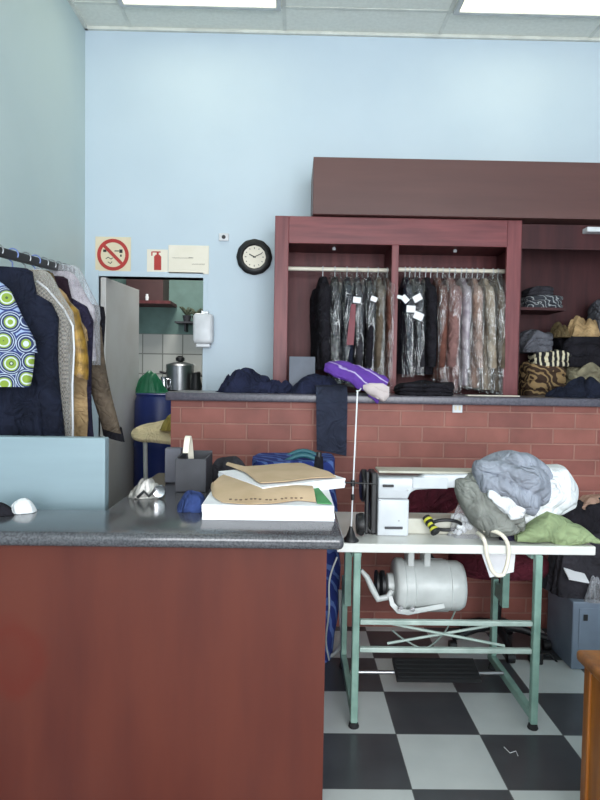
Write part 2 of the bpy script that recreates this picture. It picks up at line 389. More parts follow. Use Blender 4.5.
# ------------------------------------------------------------------ cloth shapes
def fold(x, y, k, d, sd, warp=2.6):
    # long soft creases: ridges along a wandering direction
    ph = k * (x * cos(d) + y * sin(d)) + warp * noise.noise((x * 6 + sd, y * 6 - sd, sd * .7)) + 1.2 * noise.noise((x * 15 - sd, y * 15 + sd, sd))
    a = abs(sin(ph)); return 2 * a ** .75 - 1
def heap_mb(c, rx, ry, h, seed, rot=0, amp=.3, freq=9, sq=2.6, n=34, m=100, p=3.0, stretch=(1, .35), und=.0, lean=(0, 0)):
    c = Vector(c); rings = []; sd = seed * 7.31; dd_ = seed * 1.7
    for i in range(n + 1):
        t = i / n; ring = []
        for j in range(m):
            a = 2 * pi * j / m; ca, sa = cos(a), sin(a)
            rr = (abs(ca) ** sq + abs(sa) ** sq) ** (-1 / sq)
            e = 1 + .18 * noise.noise((ca * 1.6 + sd, sa * 1.6, sd)) + .10 * noise.noise((ca * 4, sa * 4 + sd, sd + 4))
            x, y = rx * rr * e * ca * t, ry * rr * e * sa * t
            f1 = fold(x, y, freq * 1.9, dd_, sd) * .6 + fold(x, y, freq * 3.3, dd_ + 1.0, sd + 3, 3.5) * .28
            tt = max(0, min(1, t + .10 * min(1, amp * 3) * fold(x, y, freq * 2.4, dd_ + .5, sd + 8)))
            base = (1 - tt ** p)
            z = h * base * (.92 + .5 * noise.noise((x * 5 + sd, y * 5 + .3, sd + 50))) + amp * h * .55 * f1 * min(1, (1 - t) * 5) * (.3 + base)
            z = max(z, .004 if t < 1 else 0)
            ring.append((x + lean[0] * z, y + lean[1] * z, z))
        rings.append(ring)
    rings.append([(q[0] * .98, q[1] * .98, -.0) for q in rings[-1]])
    rz = Matrix.Rotation(rot, 3, 'Z')
    mb = MB(); mb.loft([[c + rz @ Vector(q) for q in r] for r in rings]); return mb
def folded(name, m, label, cat, c, rx, ry, h, seed, group=None, layers=4, rot=0, sag=.25, parent=None):
    # a garment folded into a soft stack: the front edge shows its layers
    c = Vector(c); sd = seed * 5.17; M_ = Matrix.Rotation(rot, 3, 'Z'); rings = []; K = layers * 8; m_ = 72
    def pt(j, u, shrink):
        a = 2 * pi * j / m_; ca, sa = cos(a), sin(a); rr = (abs(ca) ** 4 + abs(sa) ** 4) ** -.25
        lay = int(min(layers - 1, u * layers)); off = .07 * noise.noise((lay * 3.1 + sd, ca, sa))
        f = (1 + off) * shrink
        x, y = rx * rr * ca * f, ry * rr * sa * f
        hh = h * (1 - sag * (.5 + .9 * noise.noise((x * 7 + sd, y * 7, 2))) * (x / rx) ** 2 + .22 * noise.noise((x * 9, y * 9 + sd, 6)))
        z = u * hh
        return c + M_ @ Vector((x, y + .012 * noise.noise((x * 14, z * 20, sd)), max(0, z)))
    rings.append([pt(j, 0, .9) for j in range(m_)])
    for i in range(K + 1):
        u = i / K; w_ = (u * layers) % 1.0 if i < K else 0
        b_ = .93 + .07 * math.sqrt(max(0, 1 - (2 * w_ - 1) ** 2)); rings.append([pt(j, u, b_) for j in range(m_)])
    for sh in (.75, .5, .25, .05):
        rings.append([pt(j, 1, sh) + Vector((0, 0, .006 * fold(sh * cos(j), j * .01, 6, 1, sd))) for j in range(m_)])
    o = MB().loft(rings).build(name, m, parent, smooth=True)
    return tag(o, label, cat, group) if label else o
def heap(name, m, label, cat, c, rx, ry, h, seed, group=None, **kw):
    o = heap_mb(c, rx, ry, h, seed, **kw).build(name, m, smooth=True)
    return tag(o, label, cat, group) if label else o

def ribbon_rows(prof, x0, x1, nx=14, wav=.006, seed=0, skew=0):
    # prof: (y,z) list swept across x
    rows = []
    for i, (y, z) in enumerate(prof):
        row = []
        for j in range(nx + 1):
            u = j / nx; x = x0 + (x1 - x0) * u + skew * i / max(1, len(prof) - 1)
            k = noise.noise((x * 14, i * .35, seed)) * wav + noise.noise((x * 34, i * .2, seed + 5)) * wav * .5
            row.append((x, y - abs(k), z + k * .6))
        rows.append(row)
    return rows

def garment_parts(root, zt, length, w, t, m, seed=0, sleeves='long', hem=1.0, sleeve_m=None, slv_len=.56, cover=None, cover_len=None, drop=.13, hanger_m=None, splay=.045):
    # local frame of root: width along x, thickness along y, rail at z=0 -> shoulder line at zt below
    prof = [(0, .055, .5), (.012, .075, .62), (.035, .3 * w + .04, .75), (drop * .6, .72 * w, .9), (drop, .96 * w, 1.0), (drop + .05, w, 1.0), (.24, .97 * w, 1.0)]
    k = 10
    for i in range(1, k + 1):
        z = .24 + (length - .24) * i / k; prof.append((z, w * (.97 + (hem - .97) * i / k), 1.0))
    n = 40; rings = []
    for z, hw, tt in prof:
        ring = []; dep = min(1, max(0, (z - .05) / .35))
        for j in range(n):
            a = 2 * pi * j / n; ca, sa = cos(a), sin(a)
            x = hw * (abs(ca) ** .85) * (1 if ca > 0 else -1); y = t * tt * (abs(sa) ** .7) * (1 if sa > 0 else -1)
            y += dep * .35 * t * sin(9 * x / w + seed + 2 * z) + dep * .3 * t * noise.noise((x * 12, z * 3, seed)) 
            x += dep * .015 * noise.noise((sa * 2, z * 6, seed + 3))
            ring.append((x, y, zt - z))
        rings.append(ring)
    body = MB().loft(rings).build('body', m, root, smooth=True, local=True)
    if sleeves:
        for sg in (-1, 1):
            L = slv_len if sleeves == 'long' else .2
            rr = []
            for i in range(11):
                u = i / 10
                cx = sg * (w * .9 + (splay if sleeves == 'long' else .10) * u + .012 * sin(4 * u + seed)); cz = zt - drop * .72 - L * u
                if sleeves == 'long': hw = .064 - .018 * u
                else: hw = .075 - .008 * u
                ht = t * (1.05 - .25 * u) * (0.75 if i == 0 else 1)
                cy = t * .35 * sin(2.2 * u + seed)
                rr.append([(cx + hw * cos(2 * pi * j / 18) * (.55 if i == 0 else 1), cy + ht * sin(2 * pi * j / 18) * (1 + .2 * noise.noise((j, u * 5, seed))), cz + hw * .5 * cos(2 * pi * j / 18) * -sg * .6) for j in range(18)])
            MB().loft(rr).build('sleeve', sleeve_m or m, root, smooth=True, local=True)
    if cover:
        cl = cover_len or length + .03
        rings2 = []
        for i, (z, hw, tt) in enumerate(prof):
            zz = -.03 + (z / length) * (cl + .02); e = 1.12; ring = []
            dep = min(1, max(0, z / .2))
            for j in range(n):
                a = 2 * pi * j / n; ca, sa = cos(a), sin(a)
                x = (hw + .07 * (1 if sleeves else .3)) * (abs(ca) ** .8) * (1 if ca > 0 else -1)
                y = (t * 1.2 * tt + .012) * (abs(sa) ** .7) * (1 if sa > 0 else -1) + dep * .012 * noise.noise((x * 16, z * 4, seed + 8))
                ring.append((x, y, zt - zz))
            rings2.append(ring)
        MB().loft(rings2, cap=False).build('plastic_cover', cover, root, smooth=True, local=True)
    return body

def hook_mb(h=.1, r=.003, R_=.022):
    pts = []
    for i in range(13):
        a = R(-40 + 250 * i / 12)
        pts.append((0, R_ * cos(a) * -1 + 0, R_ * sin(a) + 0))
    pts = [(0, y, z) for _, y, z in pts][::-1]
    pts += [(0, .0, -R_ * 1.4), (0, 0, -h)]
    return pts

# ------------------------------------------------------------------ ROOM
YB = 4.40; XL = -1.44; XR = 2.70; YF = -2.60; ZC = 3.75
dl = at(99, 300, YB).x; dr = at(203, 320, YB).x; dh = at(150, 277, YB).z
WT = .12
struct(MB().box(-2.6, XR + .1, YF - .1, 7.0, -.06, 0).build('floor', 'floor'))
b = MB()
b.box(XL - .1, dl, YB, YB + WT, 0, ZC).box(dl, dr, YB, YB + WT, dh, ZC).box(dr, XR + .1, YB, YB + WT, 0, ZC)
struct(b.build('wall_back', 'wall'))
struct(MB().box(XL - .1, XL, YF, YB, 0, ZC).build('wall_left', 'wall_left'))
struct(MB().box(XR, XR + .1, YF, YB, 0, ZC).build('wall_right', 'wall'))
b = MB()
b.box(XL - .1, XR + .1, YF - .1, YF, 0, .35).box(XL - .1, XR + .1, YF - .1, YF, 3.1, ZC).box(XL - .1, XL + .2, YF - .1, YF, .35, 3.1).box(XR - .2, XR + .1, YF - .1, YF, .35, 3.1)
struct(b.build('wall_front', 'wall'))
w = struct(MB().box(XL + .2, XL + .26, YF - .08, YF - .02, .35, 3.1).box(XR - .26, XR - .2, YF - .08, YF - .02, .35, 3.1).box(XL + .26, XR - .26, YF - .08, YF - .02, .35, .41).box(XL + .26, XR - .26, YF - .08, YF - .02, 3.04, 3.1).box(.6, .66, YF - .08, YF - .02, .41, 3.04).build('window_1', 'steel'))

# ceiling with board grid and two lit panels
gx0 = at(122, 2, 4.1).x; 
gx = [XL, at(131, 28, YB).x, at(284, 6, 4.05).x, at(452, 12, 4.05).x, at(614, 16, 4.05).x, 2.4, XR]
yl1 = atz(230, 6, ZC).y; yl0 = yl1 - .62
struct(MB().box(XL - .1, XR + .1, YF - .1, YB + .12, ZC, ZC + .06).build('ceiling', 'ceil'))
g = MB()
for x in gx[1:-1]: g.box(x - .012, x + .012, YF, YB - .02, ZC - .004, ZC)
y = yl1
while y > YF:
    g.box(XL, XR, y - .012, y + .012, ZC - .0035, ZC); y -= .62
g.box(XL, XR, YB - .022, YB, ZC - .02, ZC).box(XL, XL + .02, YF, YB, ZC - .02, ZC)
struct(g.build('trim_1', 'grid'))
def ceiling_light(x0, x1, y0, y1, label):
    t = thing('ceiling_light', label, 'light', ((x0 + x1) / 2, (y0 + y1) / 2, ZC - .03), 'lit ceiling panels')
    z0, z1 = ZC - .03, ZC - .005
    MB().box(x0, x1, y0, y0 + .03, z0, z1).box(x0, x1, y1 - .03, y1, z0, z1).box(x0, x0 + .03, y0 + .03, y1 - .03, z0, z1).box(x1 - .03, x1, y0 + .03, y1 - .03, z0, z1).build('frame', 'white_paint', t)
    MB().box(x0 + .03, x1 - .03, y0 + .03, y1 - .03, z0 + .008, z1).build('diffuser', 'lamp', t)
lx0 = at(122, 2, yl1).x
ceiling_light(gx[1] + .01, gx[2] - .02, yl0, yl1 - .012, 'lit fluorescent ceiling panel above the doorway, left of the two in view')
ceiling_light(gx[3] + .02, gx[4] - .02, yl0, yl1 - .012, 'lit fluorescent ceiling panel above the brown bulkhead, right of the two in view')

# door
d = struct(MB().box(dl - .05, dl, YB - .012, YB + WT, 0, dh + .04).box(dr, dr + .03, YB - .004, YB + WT, 0, dh + .02).box(dl, dr, YB - .008, YB + WT, dh, dh + .035).build('trim_2', 'wall'))
hin = Vector((dl + .006, YB + .012, 0)); far = at(139, 300, YB + .66); ang = math.atan2(far.y - hin.y, far.x - .04 - hin.x)
mt = Matrix.Translation(hin) @ Matrix.Rotation(ang, 4, 'Z')
dd = MB().box(0, .66, -.04, 0, .01, dh - .006).build('door_1', 'door', mtx=mt, bev=.003); struct(dd)
hb = MB()
for p in ((.60, -.04), (.60, 0)):
    s = -1 if p[1] < 0 else 1
    hb.tube([mt @ Vector((p[0], p[1], 1.02)), mt @ Vector((p[0], p[1] + s * .045, 1.02)), mt @ Vector((p[0] - .11, p[1] + s * .045, 1.02))], .009)
hb.build('door_handle', 'steel', dd, smooth=True)

# kitchen behind the doorway
KY = 6.35
struct(MB().box(-2.5, .3, KY, KY + .1, 0, 1.80).build('wall_kitchen_tiled', 'tile'))
struct(MB().box(-2.5, .3, KY, KY + .1, 1.80, 2.9).build('wall_kitchen_back', 'kitchen_green'))
struct(MB().box(-2.5, -2.4, YB + WT, KY, 0, 2.9).build('wall_kitchen_left', 'kitchen_green'))
struct(MB().box(.2, .3, YB + WT, KY, 0, 2.9).build('wall_kitchen_right', 'kitchen_green'))
struct(MB().box(-2.5, .3, YB + WT, KY + .1, 2.9, 2.96).build('ceiling_kitchen', 'ceil'))

# low blue partition under the clothes
pz = at(60, 437.5, 2.27).z; px = at(105, 470, 2.27).x
struct(MB().box(XL, px, 2.27, 2.32, 0, pz).build('wall_partition', 'partition', bev=.004))

# ------------------------------------------------------------------ COUNTER (front, L-shaped)
CZ = .95
xo = at(343, 540, 1.86).x; xf = at(325.5, 560, 1.93).x
Y0 = 1.81; YBK = atz(50, 508.5, CZ).y
xin = atz(107, 508, CZ).x; YE = 2.94
ct = thing('shop_counter', 'L-shaped reddish brown shop counter with dark speckled top in the foreground', 'counter', (-.6, 2.1, 0))
b = MB()
poly = [(XL + .004, Y0), (xo, Y0), (xo, YE), (xin, YE), (xin, YBK), (XL + .004, YBK)]
bb = len(b.v); n = len(poly)
b.v += [(x, y, CZ - .042) for x, y in poly] + [(x, y, CZ) for x, y in poly]
b.f += [tuple(reversed(range(n))), tuple(n + i for i in range(n))] + [(i, (i + 1) % n, n + (i + 1) % n, n + i) for i in range(n)]
b.build('counter_top', 'top', ct, bev=.016, seg=4, smooth=True)
MB().box(XL + .004, xf, Y0 + .06, Y0 + .085, 0, CZ - .042).build('front_panel', 'face', ct)
MB().box(xf - .025, xf, Y0 + .086, YE - .02, 0, CZ - .042).build('end_panel', 'face', ct)
MB().box(xin + .03, xin + .055, YBK, YE - .02, 0, CZ - .042).build('inner_panel', 'face', ct)
MB().box(xin + .056, xf - .026, YE - .045, YE - .02, 0, CZ - .042).build('back_panel', 'face', ct)

# ------------------------------------------------------------------ BRICK BAR
bx0 = at(171, 400, 3.5).x; ZBf = at(380, 395.5, 3.44).z; ZB = ZBf
bar = thing('brick_bar', 'red brick bar wall with grey ledge running in front of the wardrobe', 'bar counter', (1.0, 3.6, 0))
BH = ZB - .045
b = MB().box(bx0, 2.30, 3.50, 3.72, 0, BH)
b.build('brick_base', 'brick', bar)
MB().box(bx0 - .02, 2.32, 3.44, 3.90, BH, ZB).build('ledge', 'bartop', bar, bev=.008, seg=3, smooth=True)
q = at(457, 408, 3.5)
s = thing('wall_socket', 'small white socket on the brick just below the ledge', 'socket', (q.x, 3.5, q.z - .03))
spl = MB().box(q.x - .028, q.x + .028, 3.488, 3.4995, q.z - .026, q.z + .026).build('plate', 'white_plastic', s, bev=.003)
MB().box(q.x - .016, q.x - .006, 3.4855, 3.4878, q.z - .012, q.z + .012).build('switch', 'cream', spl)
MB().box(q.x + .006, q.x + .016, 3.4855, 3.4878, q.z - .012, q.z + .012).build('switch', 'cream', spl)

# ------------------------------------------------------------------ WARDROBE
WY = 3.96; WB = YB - .005
wx0 = at(274, 300, WY).x; wx1 = at(520, 300, WY).x
wz1 = at(400, 218, WY).z; zr = at(400, 245, WY).z
ml, mr_ = at(390.5, 320, WY).x, at(397.5, 320, WY).x
si_l, si_r = at(287.5, 320, WY).x, at(505, 320, WY).x
zsh = at(400, 394, WY).z - .015
wd = thing('wardrobe', 'mahogany open wardrobe with two bays of hanging clothes behind the brick bar', 'wardrobe', ((wx0 + wx1) / 2, 4.17, 0))
MB().box(wx0, si_l, WY, WY + .03, 0, wz1).build('stile', 'wood', wd, bev=.003)
MB().box(si_r, wx1, WY, WY + .03, 0, wz1).build('stile', 'wood', wd, bev=.003)
MB().box(ml, mr_, WY, WY + .03, 0, zr).build('stile', 'wood', wd, bev=.003)
MB().box(si_l, si_r, WY + .001, WY + .031, zr, wz1).build('top_rail', 'wood_h', wd, bev=.003)
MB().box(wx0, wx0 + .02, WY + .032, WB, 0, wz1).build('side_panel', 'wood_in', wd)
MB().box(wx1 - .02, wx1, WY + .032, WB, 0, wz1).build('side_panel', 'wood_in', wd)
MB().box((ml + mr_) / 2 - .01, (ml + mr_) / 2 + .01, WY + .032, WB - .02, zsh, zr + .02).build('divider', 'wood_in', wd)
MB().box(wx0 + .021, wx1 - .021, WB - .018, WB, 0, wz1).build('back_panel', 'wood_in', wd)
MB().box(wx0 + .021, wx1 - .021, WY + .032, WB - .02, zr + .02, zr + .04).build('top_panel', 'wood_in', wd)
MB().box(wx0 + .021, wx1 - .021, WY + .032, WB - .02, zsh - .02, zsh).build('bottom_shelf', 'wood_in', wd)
RY = 4.16
rz1 = at(340, 269.5, RY).z; rz2 = at(450, 270.5, RY).z
MB().tube([((wx0 + .022), RY, rz1), ((ml + mr_) / 2 - .012, RY, rz1)], .0135, 14).build('clothes_rod', 'cream2', wd, smooth=True)
MB().tube([((ml + mr_) / 2 + .012, RY, rz2), (wx1 - .022, RY, rz2)], .0135, 14).build('clothes_rod', 'cream2', wd, smooth=True)
for pxx in (334, 455):
    q = at(pxx, 249, RY)
    MB().lathe([(.001, 0), (.012, .002), (.013, .015), (.008, .022)], (q.x, RY, zr + .0195 - .022), 'Z', 14).build('downlight', 'white_plastic', wd, smooth=True)

# bulkhead box above
SY = 3.92
sx0 = at(313, 190, SY).x; sz0 = max(at(450, 216.5, SY).z, wz1 + .001); sz1 = at(450, 159.5, SY).z
tag(MB().box(sx0, XR - .002, SY, YB - .002, sz0 , sz1).build('bulkhead', 'soffit', bev=.003), 'long dark brown box bulkhead on the wall above the wardrobe', 'bulkhead')

# shelf unit on the right
su = thing('shelf_unit', 'mahogany shelving with painted-in shade, full of folded clothes right of the wardrobe', 'shelves', (1.9, 4.2, 0))
ux0 = wx1 + .004; ux1 = XR - .06
MB().box(ux0, ux1, WB - .018, WB, 0, wz1 - .02).build('back_panel', 'wood_shaded', su)
MB().box(ux1 - .02, ux1, WY + .03, WB - .019, 0, wz1 - .02).build('side_panel', 'wood_shaded', su)
MB().box(ux0, ux0 + .012, WY + .03, WB - .019, 0, wz1 - .02).build('side_panel', 'wood_shaded', su)
MB().box(ux0, ux1, WY + .01, WY + .029, at(560, 249, WY).z, wz1 - .02).build('top_rail', 'wood_shaded', su)
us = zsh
MB().box(ux0 + .013, ux1 - .021, WY + .03, WB - .019, us - .022, us).build('shelf', 'wood_shaded', su)
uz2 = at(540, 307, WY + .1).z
MB().box(ux0 + .013, at(568, 307, WY + .1).x, WY + .12, WB - .019, uz2 - .018, uz2).build('shelf', 'wood_shaded', su)
q = at(594, 224, 3.9)
lt = thing('under_strip', 'slim white strip tucked under the bulkhead at the right edge', 'light', (q.x + .1, 3.95, wz1 - .07))  # plain white plastic strip below the bulkhead
MB().box(q.x - .04, q.x + .5, 3.90, 3.969, wz1 - .075, wz1 - .045).build('housing', 'white_plastic', lt, bev=.004)

# ------------------------------------------------------------------ WALL SIGNS, CLOCK
def plate(name, x0, y0, x1, y1, m, label, cat, thick=.006, bev=.002):
    a = at(x0, (y0 + y1) / 2, YB); c = at(x1, (y0 + y1) / 2, YB); u = at((x0 + x1) / 2, y0, YB); v = at((x0 + x1) / 2, y1, YB)
    t = thing(name, label, cat, ((a.x + c.x) / 2, YB, v.z))
    MB().box(a.x, c.x, YB - thick, YB - .0005, v.z, u.z).build('plate', m, t, bev=bev)
    return t, ((a.x + c.x) / 2, (u.z + v.z) / 2), (c.x - a.x, u.z - v.z)
def ring_prism(mb, cx, cz, r0, r1, y0, y1, n=40):
    rings = []
    for r, y in ((r0, y0), (r1, y0), (r1, y1), (r0, y1), (r0, y0)):
        rings.append([(cx + r * cos(2 * pi * j / n), y, cz + r * sin(2 * pi * j / n)) for j in range(n)])
    return mb.loft(rings, cap=False)
t, (cx, cz), (pw, ph) = plate('no_smoking_sign', 95.5, 237, 131, 274, 'cream', 'square cream no smoking sign with red barred circle above door frame', 'sign')
r = pw * .445
m_ = ring_prism(MB(), cx, cz + .004, r * .78, r, YB - .0085, YB - .006)
a = R(-45); dx, dz = cos(a), sin(a); k = r * .8; hw = r * .105
m_.box(-k, k, YB - .0082, YB - .006, -hw, hw, tf=Matrix.Translation((cx, 0, cz + .004)) @ Matrix.Rotation(R(45), 4, 'Y'))
m_.build('prohibition_mark', 'red', t)
for (u0, u1, v0, v1) in ((-.62, -.42, .2, .36), (-.4, -.12, .25, .31), (.1, .38, .25, .31), (.4, .6, .16, .38), (.45, .55, -.08, .06)):
    MB().box(cx + r * u0, cx + r * u1, YB - .0075, YB - .006, cz + v0 * r, cz + v1 * r).build('cigarette_mark', 'ink', t)
for pts in (((-.45, -.22), (-.3, -.12), (-.12, -.24), (-.02, -.16)), ((-.32, -.42), (-.16, -.52), (-.06, -.4))):
    MB().tube([(cx + r * u, YB - .0065, cz + r * v) for u, v in pts], .0028, 6).build('smoke_mark', 'ink', t)

t, (cx, cz), (pw, ph) = plate('fire_extinguisher_sign', 147, 249.5, 168, 272.5, 'cream2', 'small cream fire extinguisher sign with red symbol over doorway', 'sign')
m_ = MB(); yy0, yy1 = YB - .0075, YB - .006
w_ = pw * .17
m_.prism([(cx - w_ * .9, cz - ph * .40), (cx + w_ * 1.1, cz - ph * .40), (cx + w_ * 1.1, cz + ph * .18), (cx + w_ * .6, cz + ph * .27), (cx - w_ * .4, cz + ph * .27), (cx - w_ * .9, cz + ph * .18)], yy0, yy1)
m_.box(cx - w_ * .2, cx + w_ * .4, yy0, yy1, cz + ph * .27, cz + ph * .36)
m_.box(cx - w_ * 1.4, cx + w_ * .9, yy0, yy1, cz + ph * .36, cz + ph * .41)
m_.box(cx - w_ * 1.7, cx - w_ * 1.35, yy0, yy1, cz + ph * .22, cz + ph * .40)
m_.build('extinguisher_mark', 'red', t)

t, (cx, cz), (pw, ph) = plate('notice_card', 168.5, 245.5, 209, 274, 'cream2', 'wide pale cream notice card with faint handwriting above the doorway', 'sign', .008)
m_ = MB()
for (u0, u1, v, am) in ((-.40, .02, .05, .008), (.0, .12, .06, .008), (.08, .40, -.16, .008)):
    pts = []
    for i in range(30):
        u = i / 29; pts.append((cx + pw * (u0 + (u1 - u0) * u), YB - .0083, cz + ph * v + am * sin(u * 60) * (.5 + .5 * noise.noise((u * 9, v * 40, 0)))))
    m_.tube(pts, .0016, 5)
m_.build('handwriting', 'pencil', t)

q = at(224, 237.5, YB)
t = thing('alarm_sensor', 'tiny white sensor with dark lens on the wall left of clock', 'sensor', (q.x, YB, q.z - .03))
MB().box(q.x - .034, q.x + .034, YB - .02, YB - .0005, q.z - .026, q.z + .026).build('housing', 'white_plastic', t, bev=.004)
MB().lathe([(.0, -.012), (.01, -.010), (.013, -.004), (.014, .0)], (q.x, YB - .0205, q.z), 'Y', 16).build('lens', 'black', t, smooth=True)

q = at(254.5, 257.5, YB); cr_ = .122
t = thing('wall_clock', 'round black framed wall clock with cream face beside the wardrobe', 'clock', (q.x, YB, q.z - cr_))
ck = MB(); n = 12
rings = []
for r, y in ((.078, -.022), (.088, -.038), (.105, -.036), (cr_, -.022), (cr_ * .98, -.0005), (.078, -.0005), (.078, -.022)):
    rings.append([(q.x + r * (1 + .012 * cos(12 * 2 * pi * j / 60)) * cos(2 * pi * j / 60), YB + y, q.z + r * (1 + .012 * cos(12 * 2 * pi * j / 60)) * sin(2 * pi * j / 60)) for j in range(60)])
ck.loft(rings, cap=False).build('frame', 'black', t, smooth=True)
clock_face = MB().lathe([(.0005, 0), (.0785, 0), (.0785, .004), (.0005, .004)], (q.x, YB - .020, q.z), 'Y', 48).build('face', 'cream2', t)
for i in range(12):
    a = i * pi / 6; rr = .066; L = .008 if i % 3 else .012
    M_ = Matrix.Translation((q.x, 0, q.z)) @ Matrix.Rotation(a, 4, 'Y')
    MB().box(-.0022, .0022, YB - .0212, YB - .0202, rr - L, rr, tf=M_).build('hour_mark', 'ink', clock_face)
for a, L, wd_ in ((R(-62), .04, .0035), (R(64), .058, .0025)):
    M_ = Matrix.Translation((q.x, 0, q.z)) @ Matrix.Rotation(a, 4, 'Y')
    MB().box(-wd_, wd_, YB - .024, YB - .0225, -.01, L, tf=M_).build('hand', 'ink', t)

# dispenser on the door jamb
a0, a1 = at(195, 330, YB), at(214.5, 330, YB); u0, u1 = at(204, 314.5, YB).z, at(204, 346, YB).z
t = thing('paper_dispenser', 'white rounded paper dispenser fixed at the right edge of doorway', 'dispenser', ((a0.x + a1.x) / 2, YB, u1))
MB().box(a0.x, a1.x, YB - .11, YB - .0045, u1 + .012, u0).build('case', 'white_plastic', t, bev=.025, seg=4, smooth=True)
MB().box(a0.x + .02, a1.x - .02, YB - .09, YB - .006, u1 - .012, u1 + .0115).build('outlet', 'white_plastic', t, bev=.006)
MB().box((a0.x + a1.x) / 2 - .02, (a0.x + a1.x) / 2 + .03, YB - .05, YB - .0045, u0 + .0005, u0 + .02).build('lock_tab', 'steel', t, bev=.003)

# ------------------------------------------------------------------ WARDROBE CLOTHES
HGRP = 'hangers in the wardrobe'
def cab_garment(name, cat, px, zrod, length, m, label, seed, t=.035, w=.165, film=True, yaw=0, sleeves='long', group=None, topdrop=.055, hang=True, cover='film', flen=None):
    x = at(px, 320, RY).x; z = zrod
    if hang:
        h = thing('hanger', 'white plastic hanger hooked over the wardrobe rod above a garment', 'hanger', (x, RY, z - .05), HGRP)
        pts = [Vector((x, RY + a, z + c + .0135 - .0135)) for _, a, c in hook_mb(topdrop + .0, .003, .0175)]
        MB().tube(pts, .003, 8).build('hook', 'white_plastic', h, smooth=True)
    r = thing(name, label, cat, (x, RY, z - topdrop), group); r.rotation_euler.z = R(90 + yaw)
    garment_parts(r, 0, length, w, t, m, seed, sleeves, cover=(MT[cover] if film else None), slv_len=.5, drop=.1, cover_len=flen)
    return r
G1 = 'dry-cleaned clothes in the left wardrobe bay'; G2 = 'dry-cleaned clothes in the right wardrobe bay'
zl = zsh + .01
L = lambda zt, yb: zt - .055 - max(at(400, yb, RY).z, zl)
cab_garment('suit', 'clothing', 322, rz1, L(rz1, 371), 'blackcloth', 'black suit without a cover, leftmost on the wardrobe rod', 1, .042, film=False, group=G1, yaw=7)
cab_garment('suit', 'clothing', 334, rz1, L(rz1, 386), 'blackcloth', 'black garment in clear plastic next to the uncovered black suit', 2, .036, group=G1)
cab_garment('jacket', 'clothing', 346, rz1, L(rz1, 384), 'navy2', 'dark navy jacket in plastic left of the garment with red strip', 3, .03, group=G1)
g3 = cab_garment('suit', 'clothing', 356, rz1, L(rz1, 385), 'charcoal', 'charcoal suit in plastic with a dark red tie strip and white tag', 4, .03, group=G1)
cab_garment('suit', 'clothing', 367, rz1, L(rz1, 388), 'blackcloth', 'black suit in plastic right of the one with red tie strip', 5, .03, group=G1)
cab_garment('jacket', 'clothing', 377, rz1, L(rz1, 389), 'taupe', 'grey brown jacket in plastic with a round white tag', 6, .03, group=G1)
cab_garment('jacket', 'clothing', 386.0, rz1, L(rz1, 389), 'rust', 'brown jacket in plastic against the middle wardrobe post', 7, .02, group=G1, w=.16)

cab_garment('suit', 'clothing', 404, rz2, L(rz2, 374), 'navy2', 'dark suit with white tags beside the middle wardrobe post', 8, .03, group=G2)
cab_garment('suit', 'clothing', 414, rz2, L(rz2, 372), 'charcoal', 'dark grey suit in plastic with four white tags pinned on front', 9, .03, group=G2)
cab_garment('coat', 'clothing', 424.5, rz2, L(rz2, 374), 'blackcloth', 'plain black coat without plastic in the right wardrobe bay', 10, .036, film=False, group=G2)
cab_garment('jacket', 'clothing', 436, rz2, L(rz2, 378), 'rust', 'rust brown jacket in plastic right of the plain black coat', 11, .03, group=G2)
cab_garment('dress', 'clothing', 448, rz2, L(rz2, 389), 'rose', 'dusty pink dress in plastic hanging lowest in right bay', 12, .042, group=G2)
cab_garment('blouse', 'clothing', 460, rz2, L(rz2, 384), 'silver_cloth', 'pale silvery blouse in plastic between pink and beige garments', 13, .03, group=G2)
cab_garment('jacket', 'clothing', 471, rz2, L(rz2, 386), 'beige', 'beige jacket in plastic right of the pale silvery blouse', 14, .034, group=G2)
cab_garment('jacket', 'clothing', 482, rz2, L(rz2, 388), 'ivory', 'ivory tan jacket in plastic, last but one in right bay', 15, .034, group=G2)
cab_garment('coat', 'clothing', 491.5, rz2, L(rz2, 389), 'taupe', 'taupe coat in plastic at the right end of the rod', 16, .024, group=G2)
# red strip of the tie and tags
def tag_card(px, py, Y, s, label, rot, grp='white tags pinned to the dry cleaning', lab_m='paper'):
    q = at(px, py, Y); M_ = Matrix.Translation(q) @ Matrix.Rotation(rot, 4, 'Y')
    o = MB().box(-s, s, -.001, .001, -s * .75, s * .75, tf=M_).build('paper_tag', lab_m); tag(o, label, 'tag', grp)
YT = RY - .262
q0, q1 = at(353.5, 304, YT + .01), at(350, 345, YT + .01)
tag(MB().sheet([[(q0.x - .014, q0.y, q0.z), (q0.x + .014, q0.y, q0.z)], [((q0.x + q1.x) / 2 - .02, q1.y - .006, (q0.z + q1.z) / 2), ((q0.x + q1.x) / 2 + .02, q1.y - .006, (q0.z + q1.z) / 2)], [(q1.x - .022, q1.y, q1.z), (q1.x + .022, q1.y, q1.z)]], .004).build('necktie', mat('wine_red_silk', (120, 34, 50), .5)), 'dark red tie hanging on the charcoal suit in left bay', 'tie')
tag_card(357, 300, YT, .024, 'white tag on the charcoal suit, above the red tie', .1)
tag_card(374, 299, YT, .02, 'white tag on the grey brown jacket', .4)
tag_card(405, 299, YT, .024, 'white tag tilted left on dark suit by the middle post', .8)
tag_card(417.5, 298, YT, .027, 'uppermost right tag of the white cluster on grey suit', -.5)
tag_card(411, 309, YT - .01, .028, 'middle tag of the white cluster on grey suit', .05)
tag_card(418.5, 316, YT - .01, .03, 'lowest tag of the white cluster on grey suit', .4)
tag_card(399.5, 297, YT, .014, 'small white tag half behind middle wardrobe post', .2)
